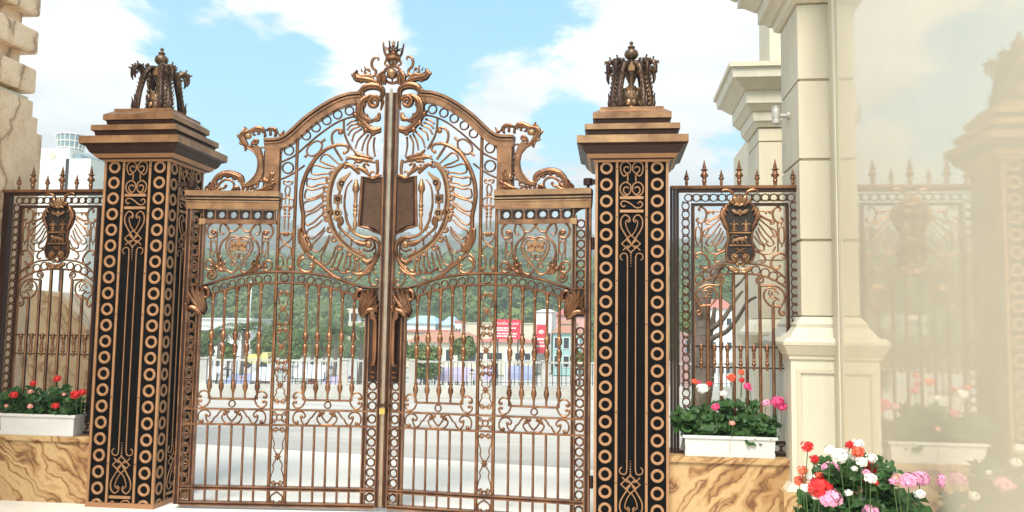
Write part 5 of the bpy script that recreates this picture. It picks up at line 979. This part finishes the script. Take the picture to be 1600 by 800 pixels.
# hotel tower far left
HT=thing('hotel_tower','white hotel tower with a glass crown behind the left fence','building',(-88.386,120.000,-0.725))
hx0=HT.location.x; hz0=HT.location.z
def hb(name,pa,pb,d0,d1,m):
    return mk(name,B().box(pa[0]-hx0,pb[0]-hx0,d0,d1,pb[2]-hz0,pa[2]-hz0),m,HT,smooth=None)
hb('slab',(-96.429,120.000,30.087),(-88.343,120.000,-4.901),0,14,'hotel_white'); hb('glass_core',(-90.546,120.000,29.148),(-86.875,120.000,-4.873),.8,14,'window_blue'); hb('slab',(-88.986,120.000,28.263),(-84.512,120.000,-4.828),0,14,'hotel_white')
hb('floor_band',(-90.504,120.000,28.495),(-88.973,120.000,28.046),.3,.79,'hotel_white')
hb('floor_band',(-90.377,120.000,26.541),(-88.848,120.000,26.095),.3,.79,'hotel_white')
hb('floor_band',(-90.195,120.000,23.726),(-88.669,120.000,23.285),.3,.79,'hotel_white')
hb('floor_band',(-89.916,120.000,19.416),(-88.395,120.000,18.983),.3,.79,'hotel_white')
hb('floor_band',(-89.570,120.000,14.062),(-88.055,120.000,13.640),.3,.79,'hotel_white')
cr=(-91.766,121.000,33.328); cb_=(-91.537,121.000,29.807); cx_=cr[0]-hx0
R0=2.05*1.05
mk('crown_drum',B().lathe([(R0*.9,cb_[2]-hz0-6),(R0*.9,cb_[2]-hz0-.3),(R0*.95,cb_[2]-hz0)],18,cx_,5),'window_blue',HT)
for k in range(18):
    a=2*pi*k/18; mk('mullion',B().pole((cx_+R0*.9*cos(a),5+R0*.9*sin(a),cb_[2]-hz0),(cx_+R0*1.12*cos(a),5+R0*1.12*sin(a),cr[2]-hz0),.07,.07,4),'hotel_white',HT)
for j in range(4):
    t_=j/3.; rr=R0*(.9+.22*t_); zz=cb_[2]-hz0+(cr[2]-cb_[2])*t_; mk('crown_hoop',B().lathe([(rr-.06,zz-.07),(rr+.06,zz-.07),(rr+.06,zz+.07),(rr-.06,zz+.07)],18,cx_,5),'hotel_white',HT,smooth=None)
mk('crown_glass',B().lathe([(R0*.86,cb_[2]-hz0),(R0*1.08,cr[2]-hz0-.2)],18,cx_,5),'window_blue',HT)
sg=(-91.379,119.900,28.810); b=B().lathe([(.55,-.05),(.55,.05)],20); b.v=[(x+sg[0]-hx0,z-.06,y+sg[2]-hz0) for x,y,z in b.v]; mk('emblem',b,'house_beige',HT,smooth=None)

def text(par,s,x,z,size,m,y=-.06,align='CENTER'):
    cu_=bpy.data.curves.new('lettering','FONT'); cu_.body=s; cu_.size=size; cu_.align_x=align; cu_.extrude=.01; o=bpy.data.objects.new('lettering',cu_); COL.objects.link(o)
    bpy.context.view_layer.update(); me=bpy.data.meshes.new_from_object(o.evaluated_get(bpy.context.evaluated_depsgraph_get())); bpy.data.objects.remove(o)
    me.materials.clear(); l=link('lettering',me,m,par,(x,y,z)); l.rotation_euler=(radians(90),0,0); return l
ba,bb2=(-8.375,66.000,2.089),(-6.130,66.000,0.379)
BD=thing('billboard','red billboard with white lettering beside the banner house','billboard',((ba[0]+bb2[0])/2,66,G)); w=(bb2[0]-ba[0])/2; h=(ba[2]-bb2[2])/2; zc_=(ba[2]+bb2[2])/2-G
mk('board',B().box(-w,w,0,.12,zc_-h,zc_+h),'sign_red',BD,smooth=None)
for x in (-w*.8,w*.8): mk('post',B().box(x-.06,x+.06,.121,.24,0,zc_+h),'iron',BD,smooth=None)
text(BD,'TUY\u1ec2N D\u1ee4NG',0,zc_+h*.45,.30,'sign_white')
for k,(zz,ww) in enumerate(((.12,.85),(-.12,.55),(-.45,.88),(-.72,.85))):
    x=-w*.92
    while x<-w*.92+ww*w*1.9:
        l=.10+.10*((k*7+int(x*31))%3); mk('lettering',B().box(x,x+l,-.02,-.001,zc_+h*zz-.06,zc_+h*zz+.06),'sign_white',BD,smooth=None); x+=l+.06
va,vb=(-5.427,73.900,1.699),(-4.459,73.900,-1.071)
VB=thing('vertical_banner','tall red banner with a white emblem hung on the white house','banner',((va[0]+vb[0])/2,73.8,(va[2]+vb[2])/2)); w=(vb[0]-va[0])/2; h=(va[2]-vb[2])/2
mk('cloth',B().box(-w,w,0,.05,-h,h),'sign_red',VB,smooth=None)
em=B().tube([(.25*cos(2*pi*i/16),h*.48+.13*sin(2*pi*i/16)) for i in range(16)],.035,-.02,.01,6,0,True).tube([(-.1,h*.40),(.0,h*.52),(.14,h*.62)],[.03,.10,.02],-.02,.01,6,3).tube([(-.12,h*.5),(-.05,h*.56),(.0,h*.62)],[.02,.07,.02],-.02,.01,6,3); mk('emblem',em,'sign_white',VB)
for k,(zz,s_,ww) in enumerate(((-.02,.11,.8),(-.26,.07,.6),(-.50,.11,.85))):
    x=-w*ww
    while x<w*ww-.1:
        mk('lettering',B().box(x,x+.11,-.02,-.001,h*zz-s_,h*zz+s_),'sign_white',VB,smooth=None); x+=.15
# market stalls behind the railing
def stall(label,pa,pb,m):
    T=thing('market_stall',label,'stall',((pa[0]+pb[0])/2,pa[1],G),0,'market stalls beyond the railing'); w=(pb[0]-pa[0])/2; h=pa[2]-G
    mk('tarpaulin',B().add([(-w,-1.0,h-.35),(w,-1.0,h-.40),(w,.2,h),(-w,.2,h+.03),(w,1.4,h-.3),(-w,1.4,h-.32),(-w,-1.02,h-.75),(w,-1.02,h-.78)],[(0,1,2,3),(3,2,4,5),(6,7,1,0)]),m,T,smooth=None)
    for x in (-w+.05,w-.05):
        for y in (-.95,1.3): mk('pole',B().pole((x,y,0),(x,y,h-.4),.03,.03,5),'iron',T)
    mk('counter',B().box(-w+.1,w-.1,-.8,.0,0,.8),'house_pink' if m!='tarp_white' else 'house_cream',T,smooth=None)
    for k in range(int(w*3)): x=-w+.3+k*.6; mk('goods',B().frus(x,-.4,.2,.25,.801,.12,.15,1.0+.15*(k%3)),('house_beige','roof_red','house_white')[k%3],T,smooth=None)
stall('pale tarpaulin stall at the left behind the railing',(-24.895,44.000,-1.318),(-22.733,44.000,-1.274),'tarp_white')
stall('small blue tarpaulin stall below the yellow truck',(-22.196,44.000,-1.750),(-20.487,44.000,-1.714),'tarp_blue')
stall('white tarpaulin stall beside the middle bars of the left leaf',(-20.376,44.000,-1.308),(-18.891,44.000,-1.277),'tarp_white')
stall('white tarpaulin stall behind the left leaf balusters',(-17.633,44.000,-1.091),(-15.748,44.000,-1.053),'tarp_white')
stall('violet tarpaulin stall next to the railing post',(-15.852,44.000,-1.695),(-14.481,44.000,-1.666),'tarp_violet')
stall('long blue tarpaulin stall under the bright bushy tree',(-10.190,44.000,-1.021),(-8.894,44.000,-0.995),'tarp_blue')
stall('lilac tarpaulin stall beside the long blue one',(-8.811,44.000,-1.072),(-7.845,44.000,-1.052),'tarp_violet')
stall('violet tarpaulin stall left of the white lamp pole',(-7.805,44.000,-1.052),(-6.723,44.000,-1.030),'tarp_violet')
stall('pink-violet tarpaulin stall below the beige block',(-6.404,44.000,-0.984),(-5.170,44.000,-0.959),'tarp_violet')
stall('blue tarpaulin stall below the red billboard',(-4.418,44.000,-0.905),(-2.763,44.000,-0.871),'tarp_blue')
TK=thing('parked_truck','small yellow truck beyond the railing behind the left leaf','truck',(-27.88,60,-2.34))
mk('cargo_box',B().box(-1.0,.55,0,1.6,.45,1.15),'yellow_paint',TK,smooth=None); mk('cab',B().box(.58,1.2,.05,1.55,.45,1.05).frus(.86,.8,.30,.7,1.051,.22,.66,1.35),'yellow_paint',TK,smooth=None); mk('windscreen',B().box(1.201,1.215,.2,1.4,.75,1.0),'window_dark',TK,smooth=None)
for x in (-.6,.8): mk('wheel',B().pole((x,-.02,.3),(x,.2,.3),.28,.28,14),'iron',TK)
LPOLE=thing('lamp_pole','tall thin white lamp pole behind the right leaf','lamp pole',(-2.767,30.000,-1.006)); LPOLE.location.z=G
mk('pole',B().pole((0,0,0),(0,0,(-2.791,30.000,0.546)[2]-G),.09,.06,8),'sign_white',LPOLE)
UP=thing('utility_pole','slender pale utility pole above the trees behind the left leaf','pole',(-33.213,70.000,1.727)); UP.location.z=G
mk('pole',B().pole((0,0,0),(.3,0,(-33.242,70.000,5.448)[2]-G),.14,.10,8),'sign_white',UP)
# ================================================================ HILLS
def nz(x,y): return .5*sin(x*.013+1.3)+.3*sin(x*.031+y*.02)+.2*sin(x*.071+.5*y)
def hill(name,y0,depth,prof,seed,n,leaf,label,per,cs,fx0,fx1):
    """ridge line given as (x, z) pairs at distance y0; slope falls towards the viewer"""
    def rz_(x):
        for (xa,za),(xb_,zb) in zip(prof[:-1],prof[1:]):
            if xa<=x<=xb_: t=(x-xa)/(xb_-xa); t=t*t*(3-2*t); return za+(zb-za)*t
        return prof[0][1] if x<prof[0][0] else prof[-1][1]
    b=B(); nx=90; ny=10; xa,xb_=prof[0][0],prof[-1][0]
    def H(x,t): return -4+(rz_(x)+4)*(sin(min(t,1)*pi/2))+nz(x,t*40)*1.6*t
    for j in range(ny+1):
        t=1.25*j/ny
        for i in range(nx+1):
            x=xa+(xb_-xa)*i/nx; z=H(x,t) if t<=1 else H(x,1)-(t-1)*60; b.v.append((x,y0-depth+depth*t,z))
    for j in range(ny):
        for i in range(nx): k=j*(nx+1)+i; b.f.append((k,k+1,k+nx+2,k+nx+1))
    struct(mk(name,b,'forest_leaf'))
    rd=random.Random(seed); f=B()
    for i in range(n):
        x=rd.uniform(fx0,fx1); t=rd.random()**.8*1.03; y=y0-depth+depth*t; z=H(x,min(t,1)); R=leaf*rd.uniform(.6,1.5); up=Vector((x,y,z+R*.5))
        for k in range(per):
            d=Vector((rd.gauss(0,1),rd.gauss(0,1)-.3,rd.gauss(0,1)+.35)).normalized(); p=up+d*R*rd.uniform(.75,1.05); u=d.orthogonal().normalized(); w=d.cross(u); a=rd.random()*6.28; u,w=u*cos(a)+w*sin(a),w*cos(a)-u*sin(a); s=R*cs*rd.uniform(.7,1.3); o=len(f.v)
            f.v+=[tuple(p-u*s),tuple(p+w*s*.8-d*s*.3),tuple(p+u*s),tuple(p-w*s*.8-d*s*.3)]; f.f.append((o,o+1,o+2,o+3))
    o=mk(name.replace('hill','forest'),f,'forest_leaf',smooth=None,kind='stuff'); o['label']=label; o['category']='forest'
hill('near_hill',210,110,[(-222.0,5.9),(-151.9,12.0),(-113.9,17.3),(-91.6,16.0),(-73.5,15.4),(-59.3,16.6),(-41.7,14.6),(-24.6,17.3),(-7.7,13.2),(8.9,15.0),(21.9,16.7),(31.5,15.9),(48.9,11.2),(87.0,9.2),(144.7,8.3)],5,3600,2.1,'green wooded hillside behind the houses',46,.17,-191,72)
hill('far_hill',620,220,[(-800.1,12.2),(-499.5,31.3),(-361.4,67.6),(-302.4,84.1),(-264.7,77.9),(-216.7,57.7),(-175.6,65.9),(-124.7,58.0),(-80.0,71.0),(-45.6,73.0),(-11.6,60.3),(31.4,54.7),(59.6,57.2),(73.6,60.6),(106.0,56.0),(160.1,36.5),(332.8,24.4),(532.5,22.3)],6,3600,4.6,'hazy wooded ridge far behind the gate',24,.24,-557,204)
HZ=mk('haze',B().box(-900,900,-40,900,-6,130),None,smooth=None,kind='stuff')
hm=bpy.data.materials.new('haze_air'); hm.use_nodes=True; ht=hm.node_tree; ht.nodes.clear(); ho=ht.nodes.new('ShaderNodeOutputMaterial'); pv=ht.nodes.new('ShaderNodeVolumePrincipled'); pv.inputs['Color'].default_value=(.95,.96,.965,1); pv.inputs['Density'].default_value=.0019; pv.inputs['Anisotropy'].default_value=.2; ht.links.new(pv.outputs[0],ho.inputs['Volume']); HZ.data.materials.append(hm)
